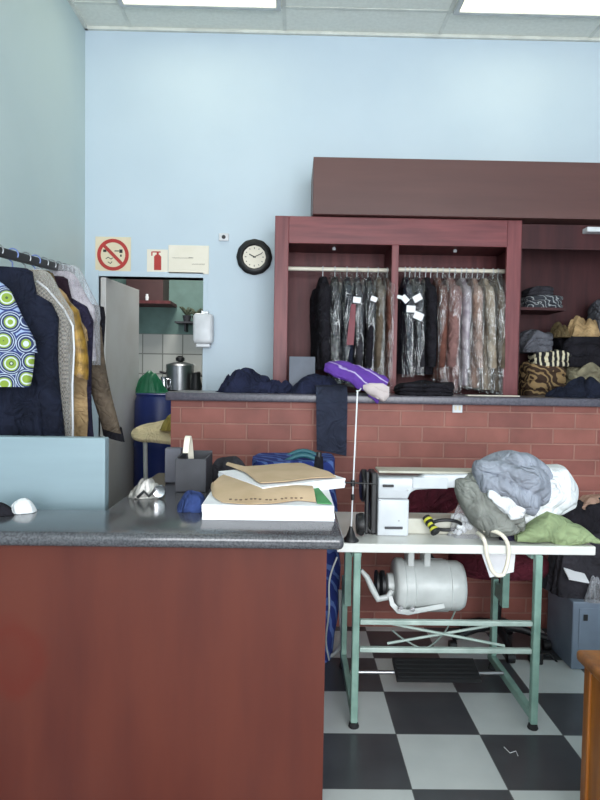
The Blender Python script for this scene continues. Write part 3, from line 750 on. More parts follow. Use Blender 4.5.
# empty hanger at right end
q = at(498, 300, RY)
h = thing('hanger', 'empty white hanger tilted at the right end of the wardrobe rod', 'hanger', (q.x, RY, rz2 - .05), HGRP)
MB().tube([Vector((q.x - .006, RY + a, rz2 + c)) for _, a, c in hook_mb(.06, .003, .0175)], .003, 8).build('hook', 'white_plastic', h, smooth=True)
MB().tube([(q.x - .04, RY - .17, rz2 - .14), (q.x - .006, RY, rz2 - .055), (q.x + .02, RY + .17, rz2 - .14), (q.x - .04, RY - .17, rz2 - .14)], .006, 8).build('shoulder_bar', 'white_plastic', h, smooth=True)
# a few empty hook tops crowding the right rod
for pxx in (409, 419, 430, 442, 454, 465.5, 476.5):
    x = at(pxx, 300, RY).x
    h = thing('hanger', 'white plastic hanger hooked over the wardrobe rod above a garment', 'hanger', (x, RY, rz2 - .05), HGRP)
    MB().tube([Vector((x, RY + a, rz2 + c)) for _, a, c in hook_mb(.05, .003, .0175)], .003, 8).build('hook', 'white_plastic', h, smooth=True)

# ------------------------------------------------------------------ LEFT CLOTHES RAIL
e = at(73, 271.5, 3.22); RX, RZE = e.x, e.z
RSL = (RZE - at(0, 252, 2.42).z) / .8
def RZat(Y): return RZE - RSL * (3.22 - Y)
rl = thing('clothes_rail', 'dark clothes rail with garments along the left wall', 'clothes rail', (RX, 2.6, 0))
MB().loft([[(RX + a, Y, RZat(Y) + c) for a, c in ((-.011, -.018), (.011, -.018), (.011, .018), (-.011, .018))] for Y in (1.95, 3.22)]).build('rail', 'black', rl, bev=.003)
MB().box(RX - .012, RX + .012, 3.185, 3.21, 0, RZE - .0185).build('post', 'black', rl)
MB().box(RX - .2, RX + .2, 3.175, 3.22, 0.0, .02).build('foot', 'black', rl)
MB().box(XL + .0005, RX + .011, 1.97, 1.99, RZat(1.98) - .04, RZat(1.98) - .0185).build('bracket', 'black', rl)
BLUE_H = mat('blue_hanger_plastic', (120, 140, 196), .4)
def rail_garment(name, cat, Y, length, w, t, m, label, seed, yaw=0, sleeves='long', hm=None, film=None, drop=.13, top=.075, dx=0, sleeve_m=None, slv_len=.56, hem=1.0, hl='plastic', splay=.045):
    rz_ = RZat(Y)
    h = thing('hanger', 'hanger hooked on the dark rail holding the ' + hl, 'hanger', (RX, Y, rz_ - top), 'hangers on the left clothes rail')
    rot = Matrix.Rotation(R(yaw), 4, 'Z')
    pts = [Vector((RX + a, Y, rz_ + c + .004)) for _, a, c in hook_mb(top, .003, .023)]
    MB().tube(pts, .003, 8).build('hook', hm or 'steel', h, smooth=True)
    M_ = Matrix.Translation((RX + dx, Y, rz_ - top)) @ rot
    MB().tube([M_ @ Vector((-w * .45, 0, -.03)), M_ @ Vector((-.03, 0, .004)), M_ @ Vector((.03, 0, .004)), M_ @ Vector((w * .45, 0, -.03))], .006, 8).build('shoulder_bar', hm or 'steel', h, smooth=True)
    r = thing(name, label, cat, (RX + dx, Y, rz_ - top + .012), 'garments on the left clothes rail'); r.rotation_euler.z = R(yaw)
    garment_parts(r, 0, length, w, t, m, seed, sleeves, sleeve_m=sleeve_m, cover=film, drop=drop, slv_len=slv_len, hem=hem, splay=splay)
    return r
bk = 1.05
rail_garment('blouse', 'clothing', 2.40, .40, .2, .03, 'ankara', 'short blouse in blue and green rosette print, nearest on rail', 21, 4, None, top=.12, dx=-.055, drop=.22, hem=.86, hl='print blouse')
rail_garment('suit_jacket', 'clothing', 2.53, .74, .125, .04, 'navy2', 'large dark navy suit jacket behind the rosette print blouse', 22, 24, 'long', BLUE_H, top=.06, hl='navy suit jacket', drop=.16, splay=.03)
rail_garment('checked_shirt', 'clothing', 2.65, .8, .175, .032, 'plaid', 'brown checked shirt under a cloudy clear garment bag', 23, 12, None, film=MT['sheer'], top=.085, hl='checked shirt', drop=.16)
rail_garment('jacket', 'clothing', 2.75, .62, .14, .036, 'olive', 'olive brown jacket with shiny gold sleeves on the left rail', 24, 8, 'long', BLUE_H, top=.05, sleeve_m='gold', slv_len=.34, hl='olive jacket', drop=.16)
rail_garment('dress', 'clothing', 2.84, .95, .195, .03, 'tan_cloth', 'long tan dress hanging behind the gold sleeved jacket', 25, 6, None, top=.11, hl='tan dress', drop=.19)
rail_garment('jacket', 'clothing', 2.93, .78, .125, .034, 'plum', 'dark plum jacket with purple navy sleeves, behind the tan dress', 27, 5, 'long', top=.06, hl='plum jacket', drop=.16, sleeve_m='navyplum', slv_len=.64)
rail_garment('satin_top', 'clothing', 3.02, .42, .175, .03, 'silver_cloth', 'shiny silvery pink top in plastic near the rail end', 26, 6, None, film=MT['film2'], top=.03, hl='silvery pink top', drop=.17)
rail_garment('coat', 'clothing', 3.09, .8, .12, .04, 'taupe', 'taupe coat with dark cuffs and sleeve swinging out to the right', 28, 4, 'long', top=.10, hl='taupe coat', drop=.16, slv_len=.58, splay=.12)
rail_garment('waistcoat', 'clothing', 3.15, .36, .185, .018, 'blackcloth', 'black sleeveless top at the far end of the rail by the doorway', 29, 0, None, top=.16, hl='black sleeveless top', drop=.03)
shirt_ = [o for o in bpy.data.objects if o.get('label', '').startswith('brown checked shirt')][0]
MB().tube([(.05, -.034, -.02), (.09, -.036, -.05), (.155, -.03, -.13), (.19, -.02, -.20), (.195, -.02, -.30), (.188, -.022, -.45), (.19, -.02, -.62), (.186, -.02, -.80)], .0045, 8).build('bag_piping', 'white_plastic', shirt_, smooth=True, local=True)
coat = [o for o in bpy.data.objects if o.get('label', '').startswith('taupe coat with dark')][0]
slv = [o for o in coat.children if o.name.startswith('sleeve')]
for sg, par in zip((-1, 1), slv):
    cxx = sg * (.12 * .9 + .12); rr = []
    for k_, zc in enumerate((-.665, -.70, -.735)):
        rr.append([(cxx + sg * .007 * k_ + .052 * cos(2 * pi * j / 16), .04 * .9 * sin(2 * pi * j / 16), zc - .016 * sg * cos(2 * pi * j / 16)) for j in range(16)])
    MB().loft(rr).build('cuff', 'blackcloth', par, smooth=True, local=True)

# ------------------------------------------------------------------ THINGS ON THE BRICK LEDGE
q = at(251, 393, 3.62)
heap('jeans', 'navy', 'crumpled navy jeans heaped on the left of the grey ledge', 'jeans', (q.x, 3.64, ZB), .215, .13, .11, 3, amp=.38, freq=10, p=2.4)
a0, a1 = at(289, 380, 3.72), at(315, 380, 3.72); zt = at(300, 356, 3.72).z
t = thing('document_folder', 'flat slate grey folder standing on the ledge behind the trousers', 'folder', (a0.x, 3.7, ZB))
lean = Matrix.Translation((0, 3.70, ZB)) @ Matrix.Rotation(R(-9), 4, 'X') @ Matrix.Translation((0, -3.70, -ZB))
MB().box(a0.x, a1.x, 3.70, 3.708, ZB, zt, tf=lean).build('front_cover', mat('slate_card', (96, 102, 116), .5), t, bev=.002)
MB().box(a0.x, a1.x, 3.7085, 3.714, ZB + .002, zt - .004, tf=lean).build('pages', 'paper', t)
# trousers draped over the ledge edge
x0, x1 = at(315, 420, 3.42).x, at(347, 420, 3.42).x; zb = at(330, 450, 3.42).z
tr = thing('trousers', 'dark slate trousers draped over the ledge with one leg hanging down', 'trousers', ((x0 + x1) / 2, 3.43, zb))
TRM = cloth('slate_navy_cloth', (50, 54, 70), .85)
pr = [(3.62, ZB + .03), (3.56, ZB + .045), (3.50, ZB + .04), (3.455, ZB + .03), (3.43, ZB + .005), (3.424, ZB - .03)] + [(3.422, ZB - .03 - (ZB - .03 - zb) * i / 9) for i in range(1, 10)]
rows = []
for i, (y_, z_) in enumerate(pr):
    u = i / (len(pr) - 1); row = []
    for j in range(13):
        v = j / 12
        xx = x0 + (x1 - x0) * v + (.012 * (1 - v)) * u
        zz = z_ - (.03 * v * u * u if i > 5 else 0)
        yy = y_ - .006 * sin(v * 7 + 1) * (1 if i > 4 else .3)
        row.append((xx, yy, zz))
    rows.append(row)
MB().sheet(rows, .018).build('leg', TRM, tr, smooth=True)
q = at(318, 390, 3.56)
heap_mb((q.x, 3.60, ZB), .16, .10, .10, 5, amp=.2, freq=10, p=2.2).build('waist', 'navy', tr, smooth=True)
# purple bag
pts = [(325, 364, 3.50), (340, 361, 3.5), (360, 365, 3.47), (378, 374, 3.45), (389, 380, 3.43)]
low = [(324, 371, 3.46), (340, 380, 3.44), (352, 384, 3.42), (366, 394, 3.41), (378, 403, 3.40)]
pb = thing('plastic_bag', 'purple and white striped plastic bag lying across the ledge edge', 'bag', (at(350, 390, 3.5).x, 3.48, ZB))
secs = []
for (a, c) in zip(pts, low):
    A, B_ = at(*a), at(*c); mid = (A + B_) / 2; ax = (A - B_) / 2; ring = []
    for j in range(40):
        th = 2 * pi * j / 40
        o = mid + ax * cos(th) + Vector((0, -1, .2)) * (.028 * sin(th)) * (1 + .5 * noise.noise((j * .7, a[0] * .05, 3)))
        ring.append(o)
    secs.append(ring)
def refine(secs, k=4):
    out = []
    for a, c in zip(secs, secs[1:]):
        for i in range(k):
            u = i / k; out.append([p.lerp(q_, u) + Vector((0, -.008, .004)) * noise.noise((p.x * 40, p.z * 40, i * .6)) for p, q_ in zip(a, c)])
    out.append(secs[-1]); return out
def crumple(secs):
    out = []
    for i, r in enumerate(refine(secs, 8)):
        c_ = sum(r, Vector()) / len(r)
        out.append([p + (p - c_).normalized() * (.010 * noise.noise((p.x * 16, p.z * 26, 4)) + .006 * fold(p.x, p.z, 30, .9, 2.3)) for p in r])
    return out
MB().loft(crumple(secs)).build('pouch', 'purple', pb, smooth=True)
OPEN_AT = None
# black folded cloth
q = at(424, 393, 3.6)
folded('folded_skirt', 'blackcloth', 'flat folded black cloth on the ledge below the dark suits', 'clothing', (q.x, 3.62, ZB), .16, .12, .075, 8, layers=3, sag=.6)
# pale paper strip and jeans right
q0, q1 = at(465, 391.5, 3.66), at(520, 394.5, 3.60)
tag(MB().box(q0.x, q1.x, 3.60, 3.66, ZB + .0005, ZB + .006).build('measuring_rule', 'cream2', bev=.001), 'thin pale rule lying on the ledge below the pink dress', 'ruler')
q = at(582, 397, 3.6)
heap('jeans', 'navy2', 'folded dark blue jeans on the ledge at the far right', 'jeans', (q.x + .02, 3.66, ZB), .20, .13, .105, 11, amp=.35, freq=9, p=2.0)

# ------------------------------------------------------------------ SHELF CLOTHES
SYc = 4.17
def sx(px, y=SYc): return at(px, 350, y).x
SG = 'clothes heaped in the shelving'
def szh(p0, p1): return (p1 - p0) * SYc / F
folded('clothes_bundle', 'brownprint', 'brown leaf print garment bundled at the bottom of the shelving', 'clothing', (sx(541), SYc - .03, us), .13, .13, .225, 31, SG, 4, sag=.2)
folded('knitted_top', 'zigzag', 'black and cream zigzag knit laid on the brown print bundle', 'clothing', (sx(546), SYc - .05, us + .205), .12, .11, .10, 32, SG, 3, sag=.4, rot=-.15)
folded('folded_blanket', 'grey_cloth', 'grey folded blanket on top of the zigzag knit', 'clothing', (sx(534), SYc + .0, us + .295), .10, .11, .14, 33, SG, 3, sag=.9)
folded('clothes_bundle', 'cream_cloth', 'cream cloth bundle on the shelf under the black clothes', 'clothing', (sx(581), SYc - .03, us), .12, .13, .215, 34, SG, 3, sag=.3)
folded('folded_coat', 'blackcloth', 'thick black folded coat in the middle of the shelving heap', 'clothing', (sx(582), SYc, us + .205), .17, .14, .21, 35, SG, 3, sag=.35)
heap('scarf', 'tan_cloth', 'tan scarf crumpled on top of the black folded coat', 'clothing', (sx(578), SYc - .05, us + .40), .11, .10, .12, 36, SG, amp=.4, freq=12, p=3)
heap('scarf', 'olive', 'small brown scarf on the black coat left of tan scarf', 'clothing', (sx(556), SYc - .05, us + .395), .06, .08, .09, 37, SG, amp=.5, freq=14, p=3)
folded('folded_sweater', 'grey_cloth', 'grey sweater on the black coat at the far right', 'clothing', (sx(606), SYc, us + .405), .10, .12, .24, 38, SG, 4)
folded('towel', 'white_cloth', 'white and yellow towel at the right end of the lower shelf', 'clothing', (sx(607), SYc - .11, us + .0), .09, .05, .15, 39, SG, 4)
folded('clothes_bundle', 'greyprint', 'grey clothes bundle in plastic on the small upper shelf', 'clothing', (sx(541), SYc + .03, uz2), .125, .11, .085, 40, SG, 3)
folded('folded_sweater', 'charcoal', 'dark folded sweater on top of the upper shelf bundle', 'clothing', (sx(537), SYc + .03, uz2 + .08), .09, .09, .065, 41, SG, 2, sag=.6)

# ------------------------------------------------------------------ THINGS ON THE COUNTER
p0 = atz(202, 520, CZ); p1 = atz(334, 520, CZ); yb2 = 2.46
PZ = CZ + .05
t = thing('paper_stack', 'thick white stack of pattern paper at the counter front edge', 'paper', ((p0.x + p1.x) / 2, p0.y, CZ))
for i in range(6):
    j = random.uniform(-.002, .002)
    MB().box(p0.x + j, p1.x + j, p0.y + random.uniform(0, .002), yb2, CZ + .0003 + i * .0083, CZ + (i + 1) * .0083).build('ream', 'paper', t, bev=.001)
z2 = PZ + .037
a0 = atz(219, 478, PZ + .01).x
t = thing('paper_stack', 'smaller white paper stack lying behind on the thick stack', 'paper', (-.05, 2.4, PZ))
cn = [atz(218, 471, z2), atz(296, 463, z2), atz(345, 478, z2), atz(262, 487, z2)]
for i in range(4):
    z0_, z1_ = PZ + .0005 + i * .0091, PZ + (i + 1) * .0091; b = MB()
    o_ = Vector((.002 * (i % 2), -.002 * (i % 2), 0))
    b.loft([[Vector((p.x, p.y, zz)) + o_ for p in cn] for zz in (z0_, z1_)]).build('ream', 'paper', t, bev=.001)
# kraft pattern sheets
def poly_resample(pl, n):
    L_ = [0]
    for a, c in zip(pl, pl[1:]): L_.append(L_[-1] + math.dist(a[:2], c[:2]))
    out = []
    for i in range(n):
        d_ = L_[-1] * i / (n - 1); k = 0
        while k < len(L_) - 2 and L_[k + 1] < d_: k += 1
        u = (d_ - L_[k]) / max(1e-9, L_[k + 1] - L_[k]); out.append(tuple(x + (y - x) * u for x, y in zip(pl[k], pl[k + 1])))
    return out
def kraft(name, label, low, up, z0, z1, m, arch=.0, mid=.5):
    lo_ = [atz(x, y, z0) for x, y in poly_resample(low, 30)]; hi_ = [atz(x, y, z1) for x, y in poly_resample(up, 30)]
    rows = []
    for i in range(9):
        u = i / 8
        rows.append([a.lerp(c, u) + Vector((0, 0, arch * sin(pi * u))) for a, c in zip(lo_, hi_)])
    o = MB().sheet(rows, .0025).build(name, m, smooth=True); return tag(o, label, 'paper')
ks = kraft('pattern_sheet', 'brown kraft pattern sheet with a curved edge on the front stack', [(211, 488), (213, 497), (222, 502), (250, 504.5), (276, 503), (298, 500), (316, 502)], [(213, 484), (219, 477), (224, 474.5), (240, 479), (262, 484.5), (290, 485), (312, 486)], PZ + .004, PZ + .03, 'kraft', .012)
kraft('pattern_sheet', 'green card strip lying on the right end of front stack', [(317, 503), (332, 504)], [(313, 487), (318, 487.5)], PZ + .004, PZ + .012, 'green_card')
kraft('pattern_sheet', 'brown kraft pattern sheet covering the rear paper stack', [(226, 465), (245, 472), (259, 483), (285, 481.5), (312, 478), (336, 477)], [(229, 463), (245, 466.5), (262, 465.5), (282, 463.5), (302, 463), (322, 470)], z2 + .006, z2 + .012, 'kraft', .006)
random.seed(3); KI = mat('faded_print', (120, 96, 74), .8)
for i in range(15):
    x = 231 + i * 5 + random.uniform(-1, 1); y_ = 499.3 + .5 * math.sin(i) - max(0, i - 9) * .35
    p = atz(x, y_, PZ + .0185); MB().box(p.x - .004, p.x + .004, p.y - .006, p.y + .006, p.z - .001, p.z + .0012).build('printed_mark', KI, ks)
# open dark box with handle
a = atz(180, 492, CZ); b_ = atz(207.5, 490, CZ); zt = at(194, 459, a.y).z
bxt = thing('storage_box', 'open charcoal box with a pale curved handle on the counter', 'box', ((a.x + b_.x) / 2, a.y + .09, CZ))
x0, x1, y0, y1 = a.x - .02, b_.x, a.y, a.y + .2
MB().box(x0, x1, y0, y0 + .008, CZ + .0005, zt).build('front_side', 'dark_box', bxt, bev=.002)
MB().box(x0, x1, y1 - .008, y1, CZ + .0005, zt + .01).build('back_side', 'dark_box', bxt, bev=.002)
MB().box(x0, x0 + .008, y0 + .0085, y1 - .0085, CZ + .0005, zt + .004).build('end_side', 'dark_box', bxt)
MB().box(x1 - .008, x1, y0 + .0085, y1 - .0085, CZ + .0005, zt).build('end_side', 'dark_box', bxt)
MB().box(x0 + .0085, x1 - .0085, y0 + .0085, y1 - .0085, CZ + .0005, CZ + .008).build('bottom', 'dark_box', bxt)
hx = at(189, 450, y0 + .06).x; pts = []
for i in range(11):
    th = pi * i / 10; pts.append((hx - .004 + .012 * math.sin(th * .5) * 0 + .008 * (i / 10), y0 + .0045 + .19 * i / 10 * .5, zt - .03 + .115 * math.sin(pi * (.15 + .85 * i / 10))))
rows = [[(p[0] - .011, p[1], p[2]), (p[0] + .011, p[1], p[2])] for p in pts]
MB().sheet(rows, .004).build('handle', 'cream2', bxt, smooth=True)
fp = at(172, 470, y1 + .02)
tag(MB().box(at(167, 470, y1 + .05).x, x0 - .012, y1 + .0, y1 + .05, CZ + .0005, at(173, 447, y1 + .05).z).build('card_file', mat('grey_file_card', (96, 96, 106), .55), bev=.003), 'grey card file standing left of the open charcoal box', 'file')
# blue cloth
q = atz(190, 510, CZ)
heap('duster_cloth', 'blue_cloth', 'bright blue cloth on the counter in front of charcoal box', 'cloth', (q.x + .005, q.y + .035, CZ + .0005), .048, .08, .056, 12, amp=.45, freq=18, p=2.8)
# crumpled clip-and-bag
q = atz(147, 498, CZ)
t = thing('crumpled_bag', 'small crumpled silver bag with metal buckle on the counter', 'bag', (q.x, q.y, CZ))
heap_mb((q.x - .012, q.y + .03, CZ + .0005), .06, .045, .06, 14, amp=.75, freq=42, p=2.2).build('pouch', mat('silver_foil', (196, 192, 186), .35, .35, (120, 116, 112), 18), t, smooth=True)
MB().lathe([(.012, -.02), (.022, -.022), (.024, -.012), (.022, 0), (.013, .002)], (q.x + .045, q.y + .018, CZ + .026), 'Y', 20).build('buckle', 'chrome', t, smooth=True)
MB().tube([(q.x - .03, q.y - .022, CZ + .006), (q.x - .005, q.y - .027, CZ + .03), (q.x + .012, q.y - .026, CZ + .012), (q.x + .03, q.y - .018, CZ + .03)], .0055, 8).build('clasp', 'black', t, smooth=True)
# black cap & white cap near the left edge
q = atz(8, 508.5, CZ)
heap('beret', 'blackcloth', 'black cap at the left end of the counter back edge', 'hat', (q.x, q.y - .085, CZ + .0005), .06, .045, .05, 15, amp=.04, freq=6, p=2.2, sq=2)
q = atz(29, 508.5, CZ)
heap('cap', 'white_cloth', 'white cap lying beside the black cap on the counter', 'hat', (q.x, q.y - .05, CZ + .0005), .044, .038, .04, 16, amp=.03, freq=6, p=2.4, sq=2)
# black thread cone + dark bag
q = at(329, 476, 2.75)
t = thing('thread_cone', 'black cone of sewing thread standing behind the paper stacks', 'thread', (.118, 2.62, CZ))
zt = at(325, 452, 2.62).z
MB().lathe([(.026, .0005), (.027, .008), (.024, .02), (.017, zt - CZ - .02)], (.118, 2.62, CZ), 'Z', 20).build('thread', 'blackcloth', t, smooth=True)
MB().lathe([(.012, zt - CZ - .0195), (.011, zt - CZ)], (.118, 2.62, CZ), 'Z', 16).build('core', 'black', t, smooth=True)
q = at(228, 480, 2.78); zt = at(228, 457, 2.8).z
tag(heap_mb((q.x, 2.80, CZ + .0005), .085, .07, (zt - CZ) * .98, 17, amp=.06, freq=5, p=4).build('pouch_bag', 'charcoal', smooth=True), 'rounded black bag on the counter right of the charcoal box', 'bag')
# big blue bag on the floor behind the counter
bz = at(290, 457, 3.2).z
q0 = at(246, 470, 3.2).x; q1 = at(341, 470, 3.2).x
bg = thing('laundry_bag', 'large blue woven print bag standing between counter and brick bar', 'bag', ((q0 + q1) / 2, 3.2, 0))
rings = []
for i in range(16):
    u = i / 15; z = bz * u; s_ = .86 + .14 * sin(pi * min(1, u * 1.15)); ring = []
    for j in range(48):
        a = 2 * pi * j / 48; ca, sa = cos(a), sin(a)
        x = (q0 + q1) / 2 + (q1 - q0) / 2 * s_ * abs(ca) ** .5 * (1 if ca > 0 else -1) + .012 * noise.noise((ca * 3, sa * 3, z * 6))
        y = 3.2 + .2 * s_ * abs(sa) ** .5 * (1 if sa > 0 else -1) + .015 * noise.noise((ca * 3, sa * 3, z * 6 + 9))
        ring.append((x, y, z + (.02 * noise.noise((x * 12, y * 12, 5)) if i == 15 else 0)))
    rings.append(ring)
MB().loft(rings).build('sack', 'bluebag', bg, smooth=True)
for yy in (3.12, 3.3):
    xx = at(303, 470, yy).x; pts = [(xx - .09 + .18 * i / 10, yy, bz - .015 + .035 * sin(pi * i / 10)) for i in range(11)]
    MB().tube(pts, .012, 8).build('handle', 'teal', bg, smooth=True)

# ------------------------------------------------------------------ SEWING TABLE
TZ = .75; ty0 = atz(460, 545, TZ).y; ty1 = 3.06
tx0 = at(337, 550, ty0).x; tx1 = at(596, 548, ty0).x
lx = at(355.5, 640, 2.48).x; rx = at(536, 640, 2.48).x; LY = 2.485
tb = thing('sewing_table', 'white topped industrial sewing table on a pale green steel frame', 'table', ((tx0 + tx1) / 2, 2.75, 0))
MB().box(tx0, tx1, ty0, ty1, TZ - .036, TZ).build('table_top', 'white_lam', tb, bev=.004)
def bar_(a, c, w_, mname, nm, tb=tb): return MB().tube([a, c], w_, 12).build(nm, mname, tb, smooth=True)
for X in (lx, rx):
    lgf = MB().box(X - .0145, X + .0145, LY - .016, LY + .016, .022, TZ - .0365).build('leg', 'green_metal', tb, bev=.005)
    MB().box(X - .014, X + .014, LY + .017, 3.04, .035, .07).build('foot_bar', 'green_metal', tb, bev=.004)
    yU = 2.86
    lg = MB().box(X - .016, X + .016, yU - .02, yU + .02, .36, TZ - .0365); 
    lg.box(X - .013, X + .013, 2.98, 3.02, .0705, .45).box(X - .008, X + .008, yU + .021, 2.979, .37, .44)
    lg_ = lg.build('leg', 'green_metal', tb, bev=.004)
    MB().box(X - .02, X + .02, LY + .017, yU - .021, TZ - .06, TZ - .0365).build('top_bracket', 'green_metal', tb)
    for yy in (LY, 3.0):
        MB().lathe([(.02, 0), (.022, .004), (.017, .021), (.012, .034 if yy > 2.6 else .0215)], (X, yy, 0), 'Z', 14).build('foot_pad', 'black_rubber', lgf if yy < 2.6 else lg_, smooth=True)
zr1 = at(450, 622.5, LY).z; zr2 = at(450, 650, LY).z
for zz in (zr1, zr2):
    MB().box(lx + .0165, rx - .0165, LY - .011, LY + .011, zz - .010, zz + .010).build('cross_rail', 'rail_metal', tb, bev=.004)
xa, xb = at(388, 630, LY + .016).x, at(505, 630, LY + .016).x
bar_((xa, LY + .017, zr1 - .012), (xb, LY + .017, zr2 + .012), .0055, 'rail_metal', 'brace')
bar_((xa, LY + .029, zr2 + .012), (xb, LY + .029, zr1 - .012), .0055, 'rail_metal', 'brace')
zt_ = .055
bar_((lx + .015, 2.80, zt_ + .02), (rx - .015, 2.80, zt_ + .02), .009, 'steel', 'treadle_rod')
q0, q1 = at(395, 682, 2.78), at(478, 682, 2.78)
TM = Matrix.Translation((0, 2.80, zt_ + .035)) @ Matrix.Rotation(R(14), 4, 'X')
pb_ = MB()
pb_.box(q0.x, q1.x, -.07, .07, -.012, .006, tf=TM)
for i in range(5): pb_.box(q0.x + .01, q1.x - .01, -.06 + i * .027, -.048 + i * .027, .006, .012, tf=TM)
pb_.build('treadle', 'black_rubber', tb)
# motor
MY = 2.74
mc = at(427, 585, MY); mzc = mc.z
mo = thing('sewing_motor', 'light grey electric clutch motor hanging beneath the white table', 'motor', (mc.x, MY, mzc - .12))
def mx_(p): return at(p, 585, MY).x - mc.x
rm = .116
cas = MB().lathe([(.02, mx_(393)), (.105, mx_(393.5)), (.118, mx_(396)), (.118, mx_(402)), (.11, mx_(403)), (.11, mx_(411)), (.104, mx_(412)), (.108, mx_(414)), (.112, mx_(430)), (.112, mx_(446)), (.106, mx_(447)), (.108, mx_(449)), (.108, mx_(457)), (.096, mx_(461.5)), (.05, mx_(463)), (.01, mx_(463))], (mc.x, MY, mzc), 'X', 40).build('casing', 'grey_metal', mo, smooth=True)
for i in range(9):
    a = R(-60 + i * 15 - 90)
    M_ = Matrix.Translation((mc.x, MY, mzc)) @ Matrix.Rotation(a, 4, 'X')
    MB().box(mx_(431), mx_(445), -.004, .004, .111, .117, tf=M_).build('cooling_fin', 'machine', cas)
MB().lathe([(.03, mx_(386)), (.05, mx_(387)), (.052, mx_(392.6))], (mc.x, MY, mzc), 'X', 24).build('shaft_hub', 'grey_metal', mo, smooth=True)
MB().lathe([(.02, mx_(375)), (.062, mx_(375.5)), (.062, mx_(377.5)), (.048, mx_(379)), (.062, mx_(381)), (.062, mx_(384)), (.03, mx_(385.5))], (mc.x, MY, mzc), 'X', 28).build('pulley', 'black', mo, smooth=True)
gp = [at(*p) for p in ((361, 570, MY - .07), (367, 577, MY - .07), (373, 590, MY - .075), (378, 599, MY - .08), (388, 597, MY - .08), (392, 590, MY - .08))]
MB().tube(gp, [.008, .012, .014, .015, .014, .01], 10).build('belt_guard', 'grey_metal', mo, smooth=True)
gp = [at(*p) for p in ((390, 596, MY - .09), (392, 604, MY - .1), (398, 611, MY - .105), (408, 612.5, MY - .11), (425, 609.5, MY - .11), (444, 606, MY - .11))]
MB().tube(gp, [.012, .014, .016, .015, .014, .014], 4).build('clutch_lever', 'grey_metal', mo, smooth=False)
for p in (409, 425):
    X = at(p, 565, MY).x
    MB().box(X - .014, X + .014, MY - .05, MY + .05, mzc + .095, TZ - .037).build('mount', 'grey_metal', mo, bev=.006)
gp = [at(*p) for p in ((400, 607, MY - .12), (412, 608, MY - .12))]
for p in gp:
    MB().lathe([(.009, -.012), (.011, -.008), (.011, 0)], (p.x, p.y - .004, p.z - .002), 'Y', 12).build('bolt', 'chrome', mo, smooth=True)
# cables
def cable(label, pts, r, m, cat='cable', name='power_cable'):
    P = [at(*p) for p in pts]; out = []
    for i in range(len(P) - 1):
        p0_, p1_, p2_, p3_ = P[max(i - 1, 0)], P[i], P[i + 1], P[min(i + 2, len(P) - 1)]
        for k in range(8):
            u = k / 8
            out.append(.5 * ((2 * p1_) + (p2_ - p0_) * u + (2 * p0_ - 5 * p1_ + 4 * p2_ - p3_) * u * u + (-p0_ + 3 * p1_ - 3 * p2_ + p3_) * u ** 3))
    out.append(P[-1]); return tag(MB().tube(out, r, 8).build(name, m, smooth=True), label, cat)
cable('thin grey cable hanging down from the right end of motor', [(459, 601, 2.76), (452, 618, 2.8), (443, 634, 2.84), (425, 648, 2.9), (405, 640, 2.9), (392, 630, 2.88)], .004, 'rail_metal')
cable('grey cable hanging beside the left table leg', [(337, 557, 2.7), (329.5, 580, 2.7), (329, 610, 2.75), (326, 640, 2.9), (329, 660, 3.0)], .004, 'grey_metal')
cable('thick pale hose looping on the floor behind the counter end', [(326, 658, 3.1), (336, 652, 3.08), (342, 640, 3.06), (341, 622, 3.05), (340, 590, 3.05)], .009, 'grey_metal', 'hose', 'hose')
cable('black cable lying on the floor left of the table leg', [(318, 712, 2.64), (324, 714, 2.6), (325, 724, 2.56), (320, 731, 2.5)], .004, 'black')
cable('black looped power cable behind the right table leg', [(541, 654, 3.12), (551, 655, 3.1), (557, 664, 3.08), (552, 676, 3.02), (543, 680, 2.99), (534, 672, 3.04)], .006, 'black_rubber')

# ------------------------------------------------------------------ SEWING MACHINE
MYf = 2.60
def mX(p, y=MYf): return at(p, 510, y).x
def mZ(py, p=395, y=MYf): return at(p, py, y).z
c0, c1 = mX(378), mX(409)
sm = thing('sewing_machine', 'pale grey industrial sewing machine on the white table', 'sewing machine', ((c0 + c1) / 2, 2.7, TZ))
col_ = MB().box(c0, c1, MYf, MYf + .15, TZ + .0005, mZ(499.5)).build('column', 'machine', sm, bev=.006, seg=3, smooth=True)
zA0, zA1 = mZ(499), mZ(478)
ax1 = mX(500)
# arm outline with the curved throat
pl = [(c0, zA0), (c1 - .004, zA0)]
zl_ = mZ(489.5); xr0 = c1 - .004
for i in range(1, 9):
    th = (pi / 2) * i / 8; pl.append((xr0 + .045 * (1 - cos(th)), zA0 + (zl_ - zA0) * sin(th)))
pl += [(ax1, mZ(485, 480)), (ax1 + .02, mZ(478)), (ax1, mZ(474, 480)), (mX(424), mZ(475, 430)), (mX(420), zA1), (c0, zA1)]
MB().prism(pl, MYf + .002, MYf + .15).build('arm', 'machine', sm, bev=.006, seg=2, smooth=True)
MB().box(mX(412), mX(447), MYf - .004, MYf + .0015, mZ(488.5, 430), mZ(477.5, 430)).build('cover_plate', 'machine', sm, bev=.003)
MB().box(c0 + .004, ax1 - .03, MYf + .03, MYf + .148, mZ(474.5), mZ(472)).build('top_cover', 'machine_arm', sm, bev=.004)
MB().box(ax1 - .01, ax1 + .09, MYf + .004, MYf + .145, TZ + .13, mZ(473)).build('needle_head', 'machine', sm, bev=.015, seg=3, smooth=True)
MB().tube([(ax1 + .045, MYf + .07, TZ + .072), (ax1 + .045, MYf + .07, TZ + .1295)], .005, 10).build('needle_bar', 'chrome', sm)
MB().box(c1 + .0005, ax1 + .16, 2.64, 2.74, TZ + .0005, TZ + .066).build('bed', 'machine_arm', sm, bev=.004)
